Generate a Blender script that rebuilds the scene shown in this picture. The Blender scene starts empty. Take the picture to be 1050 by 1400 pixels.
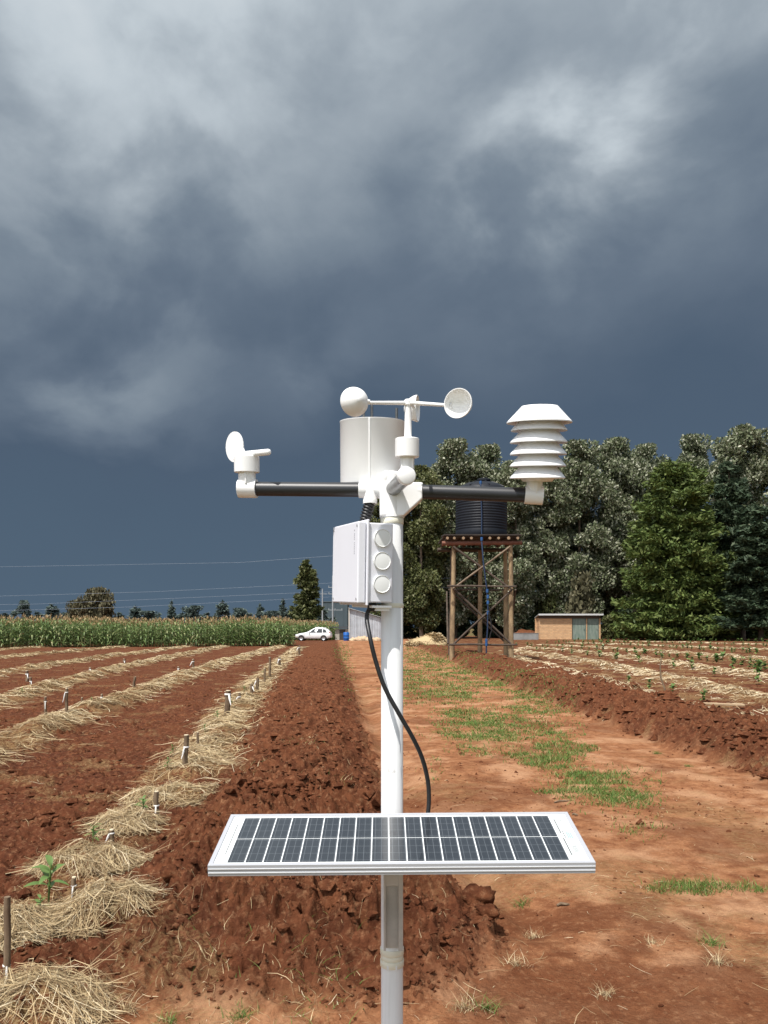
import bpy, bmesh, math, random
import numpy as np
from mathutils import Matrix, Vector, Euler

random.seed(7)
rng = np.random.default_rng(11)
SC = bpy.context.scene
COL = SC.collection
R = math.radians

# ------------------------------------------------------------------ camera, sky, sun, exposure
F, CX, HY, CH = 1050.0, 525.0, 858.0, 1.6       # focal length in photo px, centre column, horizon row, eye height
cam_d = bpy.data.cameras.new('camera')
cam = bpy.data.objects.new('camera', cam_d)
COL.objects.link(cam)
cam.location = (0, 0, CH)
cam.rotation_euler = (R(90), 0, 0)
cam_d.sensor_fit = 'VERTICAL'
cam_d.sensor_height = 36.0
cam_d.lens = F / 1400 * 36.0
cam_d.shift_y = (HY - 700) / 1400
cam_d.clip_start = 0.05
cam_d.clip_end = 6000
SC.camera = cam

SUN_EL, SUN_AZ = 60.0, 31.0                      # elevation; degrees left of straight behind the camera
sh = Vector((-math.sin(R(SUN_AZ)), -math.cos(R(SUN_AZ)), 0))
sun_vec = Vector((sh.x * math.cos(R(SUN_EL)), sh.y * math.cos(R(SUN_EL)), math.sin(R(SUN_EL))))
sun_d = bpy.data.lights.new('sun', 'SUN')
sun_d.energy = 4.5
sun_d.angle = R(0.53)
sun_d.color = (1.0, 0.96, 0.905)
sun_o = bpy.data.objects.new('sun', sun_d)
COL.objects.link(sun_o)
sun_o.rotation_euler = sun_vec.to_track_quat('Z', 'Y').to_euler()
sun_o.location = (-10, -14, 25)

SC.view_settings.view_transform = 'Standard'
SC.view_settings.look = 'None'
SC.view_settings.gamma = 1
SC.view_settings.use_curve_mapping = False
SC.view_settings.exposure = 0.34


class NT:
    """small helper for node trees"""
    def __init__(self, nt):
        self.nt = nt
        nt.nodes.clear()

    def n(self, t, **kw):
        nd = self.nt.nodes.new(t)
        for k, v in kw.items():
            setattr(nd, k, v)
        return nd

    def l(self, a, b):
        self.nt.links.new(a, b)

    def put(self, sock, v):
        if hasattr(v, 'is_output'):
            self.l(v, sock)
        else:
            sock.default_value = v

    def math(self, op, a, b=0.0, c=None, clamp=False):
        nd = self.n('ShaderNodeMath', operation=op, use_clamp=clamp)
        self.put(nd.inputs[0], a)
        self.put(nd.inputs[1], b)
        if c is not None:
            self.put(nd.inputs[2], c)
        return nd.outputs[0]

    def vmath(self, op, a, b):
        nd = self.n('ShaderNodeVectorMath', operation=op)
        self.put(nd.inputs[0], a)
        self.put(nd.inputs[1], b)
        return nd

    def noise(self, vec, scale, detail=6.0, rough=0.55, dist=0.0):
        nd = self.n('ShaderNodeTexNoise')
        if vec is not None:
            self.l(vec, nd.inputs['Vector'])
        nd.inputs['Scale'].default_value = scale
        nd.inputs['Detail'].default_value = detail
        nd.inputs['Roughness'].default_value = rough
        nd.inputs['Distortion'].default_value = dist
        return nd.outputs[0]

    def ramp(self, fac, stops):
        nd = self.n('ShaderNodeValToRGB')
        els = nd.color_ramp.elements
        while len(els) < len(stops):
            els.new(0.5)
        for e, (p, c) in zip(els, stops):
            e.position = p
            e.color = (c[0], c[1], c[2], 1) if len(c) == 3 else c
        self.l(fac, nd.inputs[0])
        return nd.outputs[0]

    def mix(self, fac, a, b, mode='MIX'):
        nd = self.n('ShaderNodeMix', data_type='RGBA', blend_type=mode)
        self.put(nd.inputs[0], fac)
        for s, v in ((nd.inputs[6], a), (nd.inputs[7], b)):
            if hasattr(v, 'is_output'):
                self.l(v, s)
            else:
                s.default_value = (v[0], v[1], v[2], 1)
        return nd.outputs[2]

    def maprange(self, v, a, b, c=0.0, d=1.0, smooth=True):
        nd = self.n('ShaderNodeMapRange', interpolation_type='SMOOTHSTEP' if smooth else 'LINEAR')
        self.put(nd.inputs[0], v)
        for i, x in enumerate((a, b, c, d)):
            nd.inputs[i + 1].default_value = x
        return nd.outputs[0]


def sky_dir(px, py):
    return Vector(((px - CX) / F, 1.0, (HY - py) / F)).normalized()


world = bpy.data.worlds.new('World')
SC.world = world
world.use_nodes = True
w = NT(world.node_tree)
tc = w.n('ShaderNodeTexCoord')
dvec = w.vmath('NORMALIZE', tc.outputs['Generated'], (0, 0, 0)).outputs[0]
sep = w.n('ShaderNodeSeparateXYZ')
w.l(dvec, sep.inputs[0])
zz = w.math('MAXIMUM', sep.outputs[2], 0.0)
mp = w.n('ShaderNodeMapping')
mp.inputs['Scale'].default_value = (1.0, 1.0, 1.4)
mp.inputs['Rotation'].default_value = (0.1, 0.12, 0.6)
w.l(dvec, mp.inputs[0])
pvs = mp.outputs[0]
n_big = w.noise(pvs, 2.1, 3.0, 0.5, 0.1)
n_mid = w.noise(pvs, 4.6, 6.0, 0.50, 0.2)
n_fine = w.noise(pvs, 13.0, 6.0, 0.55, 0.2)
t = w.math('ADD', zz, w.math('MULTIPLY', w.math('SUBTRACT', n_big, 0.5), 0.15))
amp = w.maprange(zz, 0.02, 0.5, 0.08, 0.17)
t = w.math('ADD', t, w.math('MULTIPLY', w.math('SUBTRACT', n_mid, 0.5), amp))
t = w.math('ADD', t, w.math('MULTIPLY', w.math('SUBTRACT', n_fine, 0.5), w.maprange(zz, 0.1, 0.55, 0.02, 0.11)))
edge = w.maprange(n_mid, 0.36, 0.62, 0.25, 1.35)
for (px, py, k, a) in ((800, 195, 200, 0.07), (695, 290, 420, 0.13), (860, 235, 260, 0.05), (790, 70, 140, 0.05), (1000, 20, 60, 0.04),
                       (250, 0, 40, 0.05), (20, 170, 50, 0.06), (100, 565, 200, 0.12), (240, 580, 300, 0.08), (20, 570, 200, 0.04),
                       (440, 535, 400, 0.08), (240, 360, 90, 0.06), (690, 370, 140, 0.06),
                       (620, 90, 110, -0.045), (480, 250, 110, -0.02), (960, 290, 130, -0.03), (930, 120, 300, -0.04), (900, 470, 60, -0.03)):
    dt = w.vmath('DOT_PRODUCT', dvec, tuple(sky_dir(px, py))).outputs['Value']
    g = w.math('EXPONENT', w.math('MULTIPLY', w.math('SUBTRACT', dt, 1.0), float(k)))
    g = w.math('MULTIPLY', g, a)
    if a > 0:
        g = w.math('MULTIPLY', g, edge)
    t = w.math('ADD', t, g)
cloud = w.ramp(t, [(0.0, (0.068, 0.105, 0.150)), (0.15, (0.062, 0.095, 0.139)), (0.26, (0.061, 0.091, 0.135)), (0.34, (0.078, 0.109, 0.154)),
                   (0.42, (0.105, 0.139, 0.186)), (0.50, (0.155, 0.194, 0.240)), (0.60, (0.262, 0.305, 0.348)),
                   (0.70, (0.42, 0.47, 0.51)), (0.82, (0.55, 0.59, 0.62)), (1.0, (0.59, 0.62, 0.65))])
bg_cloud = w.n('ShaderNodeBackground')
w.l(cloud, bg_cloud.inputs[0])
bg_cloud.inputs[1].default_value = 1.0
nish = w.n('ShaderNodeTexSky', sky_type='NISHITA')
nish.sun_disc = False
nish.sun_elevation = R(SUN_EL)
nish.sun_rotation = R(180 + SUN_AZ)
nish.air_density = 1.2
nish.dust_density = 1.5
bg_sky = w.n('ShaderNodeBackground')
w.l(nish.outputs[0], bg_sky.inputs[0])
bg_sky.inputs[1].default_value = 0.13
bg_fair = w.n('ShaderNodeBackground')
bg_fair.inputs[0].default_value = (0.95, 0.97, 1.0, 1)
bg_fair.inputs[1].default_value = 1.15
fair = w.n('ShaderNodeMixShader')
w.l(w.maprange(n_mid, 0.44, 0.56), fair.inputs[0])
w.l(bg_sky.outputs[0], fair.inputs[1])
w.l(bg_fair.outputs[0], fair.inputs[2])
toward = w.vmath('DOT_PRODUCT', dvec, tuple((sh + Vector((0, 0, 0.35))).normalized())).outputs['Value']
toward = w.math('ADD', toward, w.math('MULTIPLY', w.math('SUBTRACT', n_big, 0.5), 0.5))
mixs = w.n('ShaderNodeMixShader')
w.l(w.maprange(toward, 0.15, 0.65), mixs.inputs[0])
w.l(bg_cloud.outputs[0], mixs.inputs[1])
w.l(fair.outputs[0], mixs.inputs[2])
wo = w.n('ShaderNodeOutputWorld')
w.l(mixs.outputs[0], wo.inputs[0])

SC.cycles.max_bounces = 6
SC.cycles.transparent_max_bounces = 8
SC.cycles.use_denoising = True


# ------------------------------------------------------------------ photo helpers (a ray through the lens met with a real plane)
def gp(px, py, z=0.0):
    """ground point under a sight line"""
    d = (CH - z) * F / (py - HY)
    return ((px - CX) / F * d, d)


def S(px, py, Y):
    """point on a sight line at real depth Y"""
    return Vector(((px - CX) / F * Y, Y, CH + (HY - py) / F * Y))


# ------------------------------------------------------------------ noise and the shape of the land
def _hash(ix, iy, seed):
    h = (ix * 374761393 + iy * 668265263 + seed * 362437) & 0xFFFFFFFF
    h = ((h ^ (h >> 13)) * 1274126177) & 0xFFFFFFFF
    return (h ^ (h >> 16)) & 0xFFFFFFFF


def pn(x, y, seed=0):
    xi = np.floor(x).astype(np.int64)
    yi = np.floor(y).astype(np.int64)
    fx, fy = x - xi, y - yi
    u = fx * fx * fx * (fx * (fx * 6 - 15) + 10)
    v = fy * fy * fy * (fy * (fy * 6 - 15) + 10)

    def g(ax, ay, dx, dy):
        a = _hash(ax, ay, seed) / 4294967296.0 * 2 * np.pi
        return np.cos(a) * dx + np.sin(a) * dy
    a = g(xi, yi, fx, fy)
    b = g(xi + 1, yi, fx - 1, fy)
    c = g(xi, yi + 1, fx, fy - 1)
    d = g(xi + 1, yi + 1, fx - 1, fy - 1)
    return ((a * (1 - u) + b * u) * (1 - v) + (c * (1 - u) + d * u) * v) * 1.5


def sstep(a, b, v):
    q = np.clip((v - a) / (b - a), 0, 1)
    return q * q * (3 - 2 * q)


def poly_dist(x, y, pts):
    """distance to a polyline"""
    best = np.full(x.shape, 1e9)
    for (ax, ay), (bx, by) in zip(pts[:-1], pts[1:]):
        dx, dy = bx - ax, by - ay
        q = np.clip(((x - ax) * dx + (y - ay) * dy) / (dx * dx + dy * dy), 0, 1)
        best = np.minimum(best, np.hypot(x - ax - q * dx, y - ay - q * dy))
    return best


def inside(x, y, pts):
    c = np.zeros(x.shape, bool)
    for (ax, ay), (bx, by) in zip(pts, pts[1:] + pts[:1]):
        if ay == by:
            continue
        k = ((ay > y) != (by > y)) & (x < (bx - ax) * (y - ay) / (by - ay) + ax)
        c ^= k
    return c


G = lambda L, z=0.0: [gp(a, b, z) for a, b in L]
BL_left = G([(440, 877.5), (414, 884), (392, 900), (352, 950), (322, 1000), (296, 1060), (236, 1130), (180, 1210), (128, 1300), (90, 1345)])
BL_right = G([(640, 1345), (700, 1290), (690, 1248), (612, 1180), (548, 1110), (524, 1060), (504, 1000), (486, 940), (468, 900), (462, 878)])
BERM_L = BL_left + G([(200, 1362), (400, 1375), (560, 1372)]) + BL_right
BR_low = G([(556, 877), (572, 886), (640, 916), (700, 941), (760, 965), (830, 992), (900, 1018), (980, 1047), (1060, 1076), (1300, 1160), (1700, 1300)])
BR_top = G([(1900, 1230), (1350, 1085), (1060, 1012), (960, 986), (870, 957), (800, 936), (730, 914), (640, 893), (574, 877)], 0.0)
BERM_R = BR_low + BR_top
TRACK = G([(640, 1345), (700, 1290), (690, 1248), (612, 1180), (548, 1110), (524, 1060), (504, 1000), (486, 940), (468, 900), (462, 874), (556, 874)]) + BR_low + \
    [(7.0, 1.0), (-2.5, 1.0), (-1.4, 2.9)] + G([(200, 1362), (400, 1375), (560, 1372)])

ROWS_L = [G(r, 0.12) for r in (
    [(262, 1052), (292, 1012), (322, 968), (354, 932), (384, 905), (410, 884)],
    [(-260, 1115), (-120, 1063), (0, 1014), (64, 990), (171, 950), (266, 916), (326, 898), (386, 881)],
    [(-300, 1045), (-120, 992), (0, 955), (73, 934), (171, 909), (236, 896), (310, 881)],
    [(-300, 970), (-120, 942), (0, 918), (107, 901), (214, 888), (268, 880.5)],
    [(-250, 926), (0, 897), (64, 892), (190, 880.5)],
    [(-250, 903), (0, 887), (110, 880)])]
ROWS_R = [G(r, 0.12) for r in (
    [(690, 894), (735, 907), (802, 930), (879, 953), (947, 968), (1050, 990), (1200, 1025), (1500, 1110)],
    [(700, 888), (780, 898), (860, 913), (960, 935), (1060, 955), (1300, 1010)],
    [(720, 884), (800, 890), (900, 902), (1000, 916), (1100, 931), (1300, 965)],
    [(740, 880), (830, 884), (930, 891), (1060, 901), (1250, 920)],
    [(780, 877.5), (900, 881), (1050, 887), (1250, 897)],
    [(840, 875.5), (960, 877.5), (1060, 880), (1250, 886)])]
#       centre px        half width px, half depth (m), height
PILES = [(44, 1390, 92, 0.20, 0.085), (12, 1283, 56, 0.17, 0.12), (136, 1264, 60, 0.18, 0.14), (128, 1194, 74, 0.21, 0.11),
         (172, 1137, 44, 0.20, 0.12), (238, 1097, 62, 0.30, 0.12)]
PILE_W = []
for (px, py, hw, hd, ht) in PILES:
    X, Y = gp(px, py, 0.0)
    PILE_W.append((X, Y, hw / F * Y, hd * 1.25, ht))


def row_field(x, y):
    """straw thickness and straw mask"""
    h = np.zeros(x.shape)
    m = np.zeros(x.shape)
    lump = 0.75 + 0.55 * pn(x * 1.1, y * 0.8, 31) + 0.35 * pn(x * 2.9, y * 2.9, 32)
    edge_n = 1 + 0.45 * pn(x * 1.4 + 9, y * 1.4, 33)
    for rows, wid, ht in ((ROWS_L, 0.44, 0.17), (ROWS_R, 0.50, 0.15)):
        for r in rows:
            sel = (x > min(p[0] for p in r) - 2) & (x < max(p[0] for p in r) + 2) & (y > min(p[1] for p in r) - 2) & (y < max(p[1] for p in r) + 2)
            if not sel.any():
                continue
            d = poly_dist(x[sel], y[sel], r) / (wid * edge_n[sel])
            k = np.exp(-(d ** 2) * 1.3)
            h[sel] = np.maximum(h[sel], k * ht * lump[sel])
            m[sel] = np.maximum(m[sel], sstep(1.25, 0.55, d))
    for (X, Y, a, b, ht) in PILE_W:
        sel = (np.abs(x - X) < 2 * a) & (np.abs(y - Y) < 2.5 * b)
        if not sel.any():
            continue
        d = np.hypot((x[sel] - X) / a, (y[sel] - Y) / b) / (edge_n[sel] * 0.5 + 0.5)
        h[sel] = np.maximum(h[sel], ht * np.clip(1 - d ** 2, 0, 1) ** 0.7 * (0.35 + 0.65 * lump[sel] + 0.5 * pn(x[sel] * 6, y[sel] * 6, 35)))
        m[sel] = np.maximum(m[sel], sstep(1.15, 0.8, d))
    return h, m


def land(x, y, full=False):
    x = np.asarray(x, float)
    y = np.asarray(y, float)
    far = sstep(90, 40, y)
    inL, inR, inT = inside(x, y, BERM_L), inside(x, y, BERM_R), inside(x, y, TRACK)
    wob = 0.14 * pn(x * 1.7, y * 1.7, 3) + 0.07 * pn(x * 5, y * 5, 4)
    dL = poly_dist(x, y, BERM_L + BERM_L[:1]) * np.where(inL, 1, -1) + wob
    dR = poly_dist(x, y, BERM_R + BERM_R[:1]) * np.where(inR, 1, -1) + wob
    dT = poly_dist(x, y, TRACK + TRACK[:1]) * np.where(inT, 1, -1)
    kL, kR = sstep(-0.05, 0.62, dL), sstep(-0.06, 0.55, dR)
    b1 = 1 - 2.2 * np.abs(pn(x * 2.3, y * 2.3, 5))
    b2 = (1 - 2.2 * np.abs(pn(x * 5.5 + 3, y * 5.5, 6))) * (0.25 + 0.75 * sstep(30, 12, y))
    b3 = (1 - 2.2 * np.abs(pn(x * 13, y * 13 + 7, 7))) * sstep(11, 5.5, y)
    b4 = pn(x * 31, y * 31, 8) * sstep(6, 3.6, y)
    b5 = pn(x * 70, y * 70, 9) * sstep(4.5, 3.2, y)
    base = 0.035 * pn(x * 0.21, y * 0.21, 1) + 0.02 * pn(x * 0.8, y * 0.8, 2)
    kT = sstep(-0.25, 0.15, dT)
    rough = (1 - kT)
    fieldh = rough * (0.030 * b2 + 0.026 * b3 + 0.012 * b4 + 0.005 * b5 + 0.02 * pn(x * 1.6 + 40, y * 1.6, 12))
    tr = kT * (0.020 * pn(x * 1.5, y * 1.1, 13) + 0.008 * pn(x * 6, y * 6, 14) + 0.006 * b3 * sstep(0.0, 0.5, pn(x * 0.7, y * 0.7, 19)) + 0.0035 * b4 + 0.003 * b5)
    b6 = 1 - 2.2 * np.abs(pn(x * 24 + 5, y * 24, 18)) * sstep(7, 4, y)
    lumps = 0.050 * b1 + 0.046 * b2 + 0.032 * b3 + 0.016 * b6 + 0.010 * b4 + 0.006 * b5
    # the open furrow between the left bank and the track
    dtr = poly_dist(x, y, BL_right[2:])
    trench = -0.07 * np.exp(-((dtr - 0.14) / 0.16) ** 2) * (dL < 0.1)
    h = base + fieldh + tr + kL * (0.15 + lumps * 1.15 + 0.05 * pn(x * 1.1, y * 1.1, 41)) + kR * (0.28 + lumps * 1.3 + 0.05 * pn(x * 1.3, y * 1.3, 42)) + trench * sstep(26, 14, y)
    sh_, sm = row_field(x, y)
    sm = sm * (1 - kL) * (1 - kR)
    h = h + sh_ * (1 - kL) + 0.012 * sm * b3
    h = h * np.maximum(far, 0.35)
    h = np.maximum(h, -0.16)
    if not full:
        return h
    # straw litter strewn over the soil, compacted track earth, damp soil with a darkened furrow
    litter = np.maximum(sm, 0.55 * rough * sstep(0.12, 0.6, pn(x * 1.3, y * 1.3, 21) + 0.4 * pn(x * 6, y * 6, 22)) * (1 - kL * 0.9) * (1 - kR))
    litter = np.maximum(litter, 0.45 * kT * sstep(0.1, 0.55, pn(x * 0.9 + 5, y * 0.7, 24) + 0.4 * pn(x * 5, y * 5, 25)))
    rgt = rough * (x > 1.0)
    litter = np.maximum(litter, 0.8 * rgt * (1 - kR) * sstep(-0.05, 0.4, pn(x * 1.1, y * 0.9, 28) + 0.5 * pn(x * 4, y * 4, 29)))
    dn_ = pn(x * 1.1, y * 1.1, 26) + 0.5 * pn(x * 3.3, y * 3.3, 47) + 0.25 * pn(x * 9, y * 9, 48)
    dampf = sstep(-0.10, 0.22, dn_ + 0.50 - 0.6 * np.abs(y - 3.4)) * kT * 0.95 + trench * -4.0  # trench term darkens the furrow with its depth
    damp = np.clip(dampf + 0.75 * kT * sstep(0.12, 0.42, pn(x * 0.7, y * 0.6, 27) + 0.4 * pn(x * 3, y * 3, 49)), 0, 1)
    reg = np.where(inL, 1, np.where(inR, 2, np.where(inT, 3, 0)))
    return h, np.stack([litter, kT * (1 - kL) * (1 - kR), damp, np.maximum(kL, kR)], -1), reg


def lz(x, y):
    return float(land(np.array([x]), np.array([y]))[0])


# ------------------------------------------------------------------ object helpers
def np_mesh(name, V, Q, mats, smooth=False, mat_idx=None):
    me = bpy.data.meshes.new(name)
    V = np.asarray(V, np.float32).reshape(-1, 3)
    Q = np.asarray(Q, np.int32)
    k = Q.shape[1]
    me.vertices.add(len(V))
    me.vertices.foreach_set('co', V.ravel())
    me.loops.add(Q.size)
    me.loops.foreach_set('vertex_index', Q.ravel())
    me.polygons.add(len(Q))
    me.polygons.foreach_set('loop_start', np.arange(len(Q), dtype=np.int32) * k)
    if mat_idx is not None:
        me.polygons.foreach_set('material_index', np.asarray(mat_idx, np.int32))
    me.polygons.foreach_set('use_smooth', np.full(len(Q), smooth))
    for m in (mats if isinstance(mats, (list, tuple)) else [mats]):
        me.materials.append(m)
    me.update(calc_edges=True)
    return me


def link(name, me, parent=None, loc=None):
    o = bpy.data.objects.new(name, me)
    COL.objects.link(o)
    if parent is not None:
        o.parent = parent
        if parent.parent is None and parent.type == 'EMPTY' and parent.get('_world'):
            o.matrix_parent_inverse = Matrix.Translation(-Vector(parent.location))
    if loc is not None:
        o.location = loc
    return o


def tag(o, label=None, cat=None, group=None, kind=None):
    if label:
        o['label'] = label
    if cat:
        o['category'] = cat
    if group:
        o['group'] = group
    if kind:
        o['kind'] = kind
    return o


def thing(name, label, cat, loc=(0, 0, 0), rz=0.0, group=None, world_parts=False):
    o = bpy.data.objects.new(name, None)
    COL.objects.link(o)
    o.location = loc
    o.rotation_euler = (0, 0, rz)
    o.empty_display_size = 0.1
    if world_parts:
        o['_world'] = 1          # its parts are modelled in world coordinates
    return tag(o, label, cat, group)


def kids(o):
    return [c for c in COL.objects if c.parent == o]


def copy_tree(src, tree=None):
    """copy of a thing with copies of its parts (mesh data shared)"""
    c = src.copy()
    COL.objects.link(c)
    for ch in (tree or []):
        d = ch[0].copy()
        COL.objects.link(d)
        d.parent = c
        for g in ch[1]:
            e = g.copy()
            COL.objects.link(e)
            e.parent = d
    return c


def tree_of(src):
    return [(k, kids(k)) for k in kids(src)]


class MB:
    """collects shapes into ONE mesh"""
    def __init__(self):
        self.v, self.f, self.m, self.s = [], [], [], []

    def add(self, V, Fc, mi=0, smooth=False):
        b = len(self.v)
        self.v += [tuple(p) for p in V]
        self.f += [tuple(i + b for i in f) for f in Fc]
        self.m += [mi] * len(Fc)
        self.s += [smooth] * len(Fc)
        return self

    def box(self, c, size, M=None, mi=0):
        x, y, z = (q / 2 for q in size)
        P = [Vector((c[0] + a * x, c[1] + b * y, c[2] + d * z)) for a in (-1, 1) for b in (-1, 1) for d in (-1, 1)]
        if M is not None:
            P = [M @ p for p in P]
        return self.add(P, [(0, 1, 3, 2), (4, 6, 7, 5), (0, 4, 5, 1), (2, 3, 7, 6), (0, 2, 6, 4), (1, 5, 7, 3)], mi)

    def tube(self, path, rad, n=16, caps=True, mi=0, smooth=True):
        path = [Vector(p) for p in path]
        if not hasattr(rad, '__len__'):
            rad = [rad] * len(path)
        V, Fc = [], []
        up = None
        for i, p in enumerate(path):
            t_ = (path[min(i + 1, len(path) - 1)] - path[max(i - 1, 0)]).normalized()
            if up is None:
                up = Vector((0, 0, 1)) if abs(t_.z) < 0.9 else Vector((1, 0, 0))
            a = t_.cross(up).normalized()
            b = t_.cross(a).normalized()
            up = -b if (-b).dot(up) > b.dot(up) else b
            for k in range(n):
                q = 2 * math.pi * k / n
                V.append(p + (a * math.cos(q) + b * math.sin(q)) * rad[i])
        for i in range(len(path) - 1):
            for k in range(n):
                k2 = (k + 1) % n
                Fc.append((i * n + k, i * n + k2, (i + 1) * n + k2, (i + 1) * n + k))
        if caps:
            Fc.append(tuple(range(n - 1, -1, -1)))
            Fc.append(tuple((len(path) - 1) * n + k for k in range(n)))
        return self.add(V, Fc, mi, smooth)

    def lathe(self, prof, c=(0, 0, 0), n=32, M=None, mi=0, smooth=True):
        """prof = [(radius, height)], closed automatically where radius is 0"""
        V, Fc = [], []
        idx = []
        for r, h in prof:
            if r < 1e-7:
                idx.append([len(V)])
                V.append(Vector((0, 0, h)))
            else:
                idx.append(list(range(len(V), len(V) + n)))
                V += [Vector((r * math.cos(2 * math.pi * k / n), r * math.sin(2 * math.pi * k / n), h)) for k in range(n)]
        for a, b in zip(idx[:-1], idx[1:]):
            for k in range(n):
                k2 = (k + 1) % n
                q = [a[k % len(a)], a[k2 % len(a)], b[k2 % len(b)], b[k % len(b)]]
                q = list(dict.fromkeys(q))
                if len(q) >= 3:
                    Fc.append(tuple(q))
        M = M if M is not None else Matrix.Identity(4)
        V = [M @ p + Vector(c) for p in V]
        return self.add(V, Fc, mi, smooth)

    def prism(self, poly, d0, d1, M=None, mi=0):
        """poly in (x,z), extruded along y from d0 to d1"""
        n = len(poly)
        V = [Vector((a, d0, b)) for a, b in poly] + [Vector((a, d1, b)) for a, b in poly]
        if M is not None:
            V = [M @ p for p in V]
        Fc = [tuple(range(n)), tuple(range(2 * n - 1, n - 1, -1))] + [(i, i + n, (i + 1) % n + n, (i + 1) % n) for i in range(n)]
        return self.add(V, Fc, mi)

    def mesh(self, name, mats, sharp=40):
        me = bpy.data.meshes.new(name)
        me.from_pydata(self.v, [], self.f)
        for m in (mats if isinstance(mats, (list, tuple)) else [mats]):
            me.materials.append(m)
        me.polygons.foreach_set('material_index', self.m)
        me.polygons.foreach_set('use_smooth', self.s)
        bm = bmesh.new()
        bm.from_mesh(me)
        bmesh.ops.recalc_face_normals(bm, faces=bm.faces)
        bm.to_mesh(me)
        bm.free()
        if any(self.s):
            me.set_sharp_from_angle(angle=R(sharp))
        me.update()
        return me

    def build(self, name, mats, parent=None, bevel=0.0, sharp=40):
        o = link(name, self.mesh(name, mats, sharp), parent)
        if bevel:
            bv = o.modifiers.new('bevel', 'BEVEL')
            bv.width = bevel
            bv.segments = 2
            bv.limit_method = 'ANGLE'
            bv.angle_limit = R(35)
        return o


def axis_matrix(d):
    return Vector(d).normalized().to_track_quat('Z', 'Y').to_matrix().to_4x4()


# ------------------------------------------------------------------ materials
def mat(name, col, rough=0.6, var=0.0, scale=8.0, col2=None, bump=0.0, bscale=40.0, spec=0.4, metal=0.0, coat=0.0, coat_rough=0.05, stretch=None, island=None, trans=0.0, flecks=None):
    m = bpy.data.materials.new(name)
    m.use_nodes = True
    k = NT(m.node_tree)
    out = k.n('ShaderNodeOutputMaterial')
    p = k.n('ShaderNodeBsdfPrincipled')
    k.l(p.outputs[0], out.inputs[0])
    tcn = k.n('ShaderNodeTexCoord')
    vec = tcn.outputs['Object']
    if stretch:
        mpn = k.n('ShaderNodeMapping')
        mpn.inputs['Scale'].default_value = stretch
        k.l(vec, mpn.inputs[0])
        vec = mpn.outputs[0]
    c = None
    if island:
        geo = k.n('ShaderNodeNewGeometry')
        c = k.ramp(geo.outputs['Random Per Island'], island)
    elif var or col2:
        nz = k.noise(vec, scale, 6.0, 0.6)
        f = k.maprange(nz, 0.35, 0.68)
        b = col2 or tuple(x * (1 - var) for x in col)
        c = k.mix(f, col, b)
    if flecks:
        fm = k.n('ShaderNodeMapping')
        fm.inputs['Scale'].default_value = (1, 1, 0.35)
        k.l(tcn.outputs['Object'], fm.inputs[0])
        c = k.mix(k.maprange(k.noise(fm.outputs[0], 42.0, 4, 0.7), 0.66, 0.72, 0.0, 0.55), c, flecks)
    if c is None:
        p.inputs['Base Color'].default_value = (*col, 1)
    else:
        k.l(c, p.inputs['Base Color'])
    p.inputs['Roughness'].default_value = rough
    p.inputs['Specular IOR Level'].default_value = spec
    p.inputs['Metallic'].default_value = metal
    if coat:
        p.inputs['Coat Weight'].default_value = coat
        p.inputs['Coat Roughness'].default_value = coat_rough
    if bump:
        bn = k.n('ShaderNodeBump')
        bn.inputs['Strength'].default_value = 1.0
        bn.inputs['Distance'].default_value = bump
        k.l(k.noise(vec, bscale, 5.0, 0.6), bn.inputs['Height'])
        k.l(bn.outputs[0], p.inputs['Normal'])
    if trans:
        tr_ = k.n('ShaderNodeBsdfTranslucent')
        if c is None:
            tr_.inputs[0].default_value = (*col, 1)
        else:
            k.l(c, tr_.inputs[0])
        mx = k.n('ShaderNodeMixShader')
        mx.inputs[0].default_value = trans
        k.l(p.outputs[0], mx.inputs[1])
        k.l(tr_.outputs[0], mx.inputs[2])
        k.l(mx.outputs[0], out.inputs[0])
    return m


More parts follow.
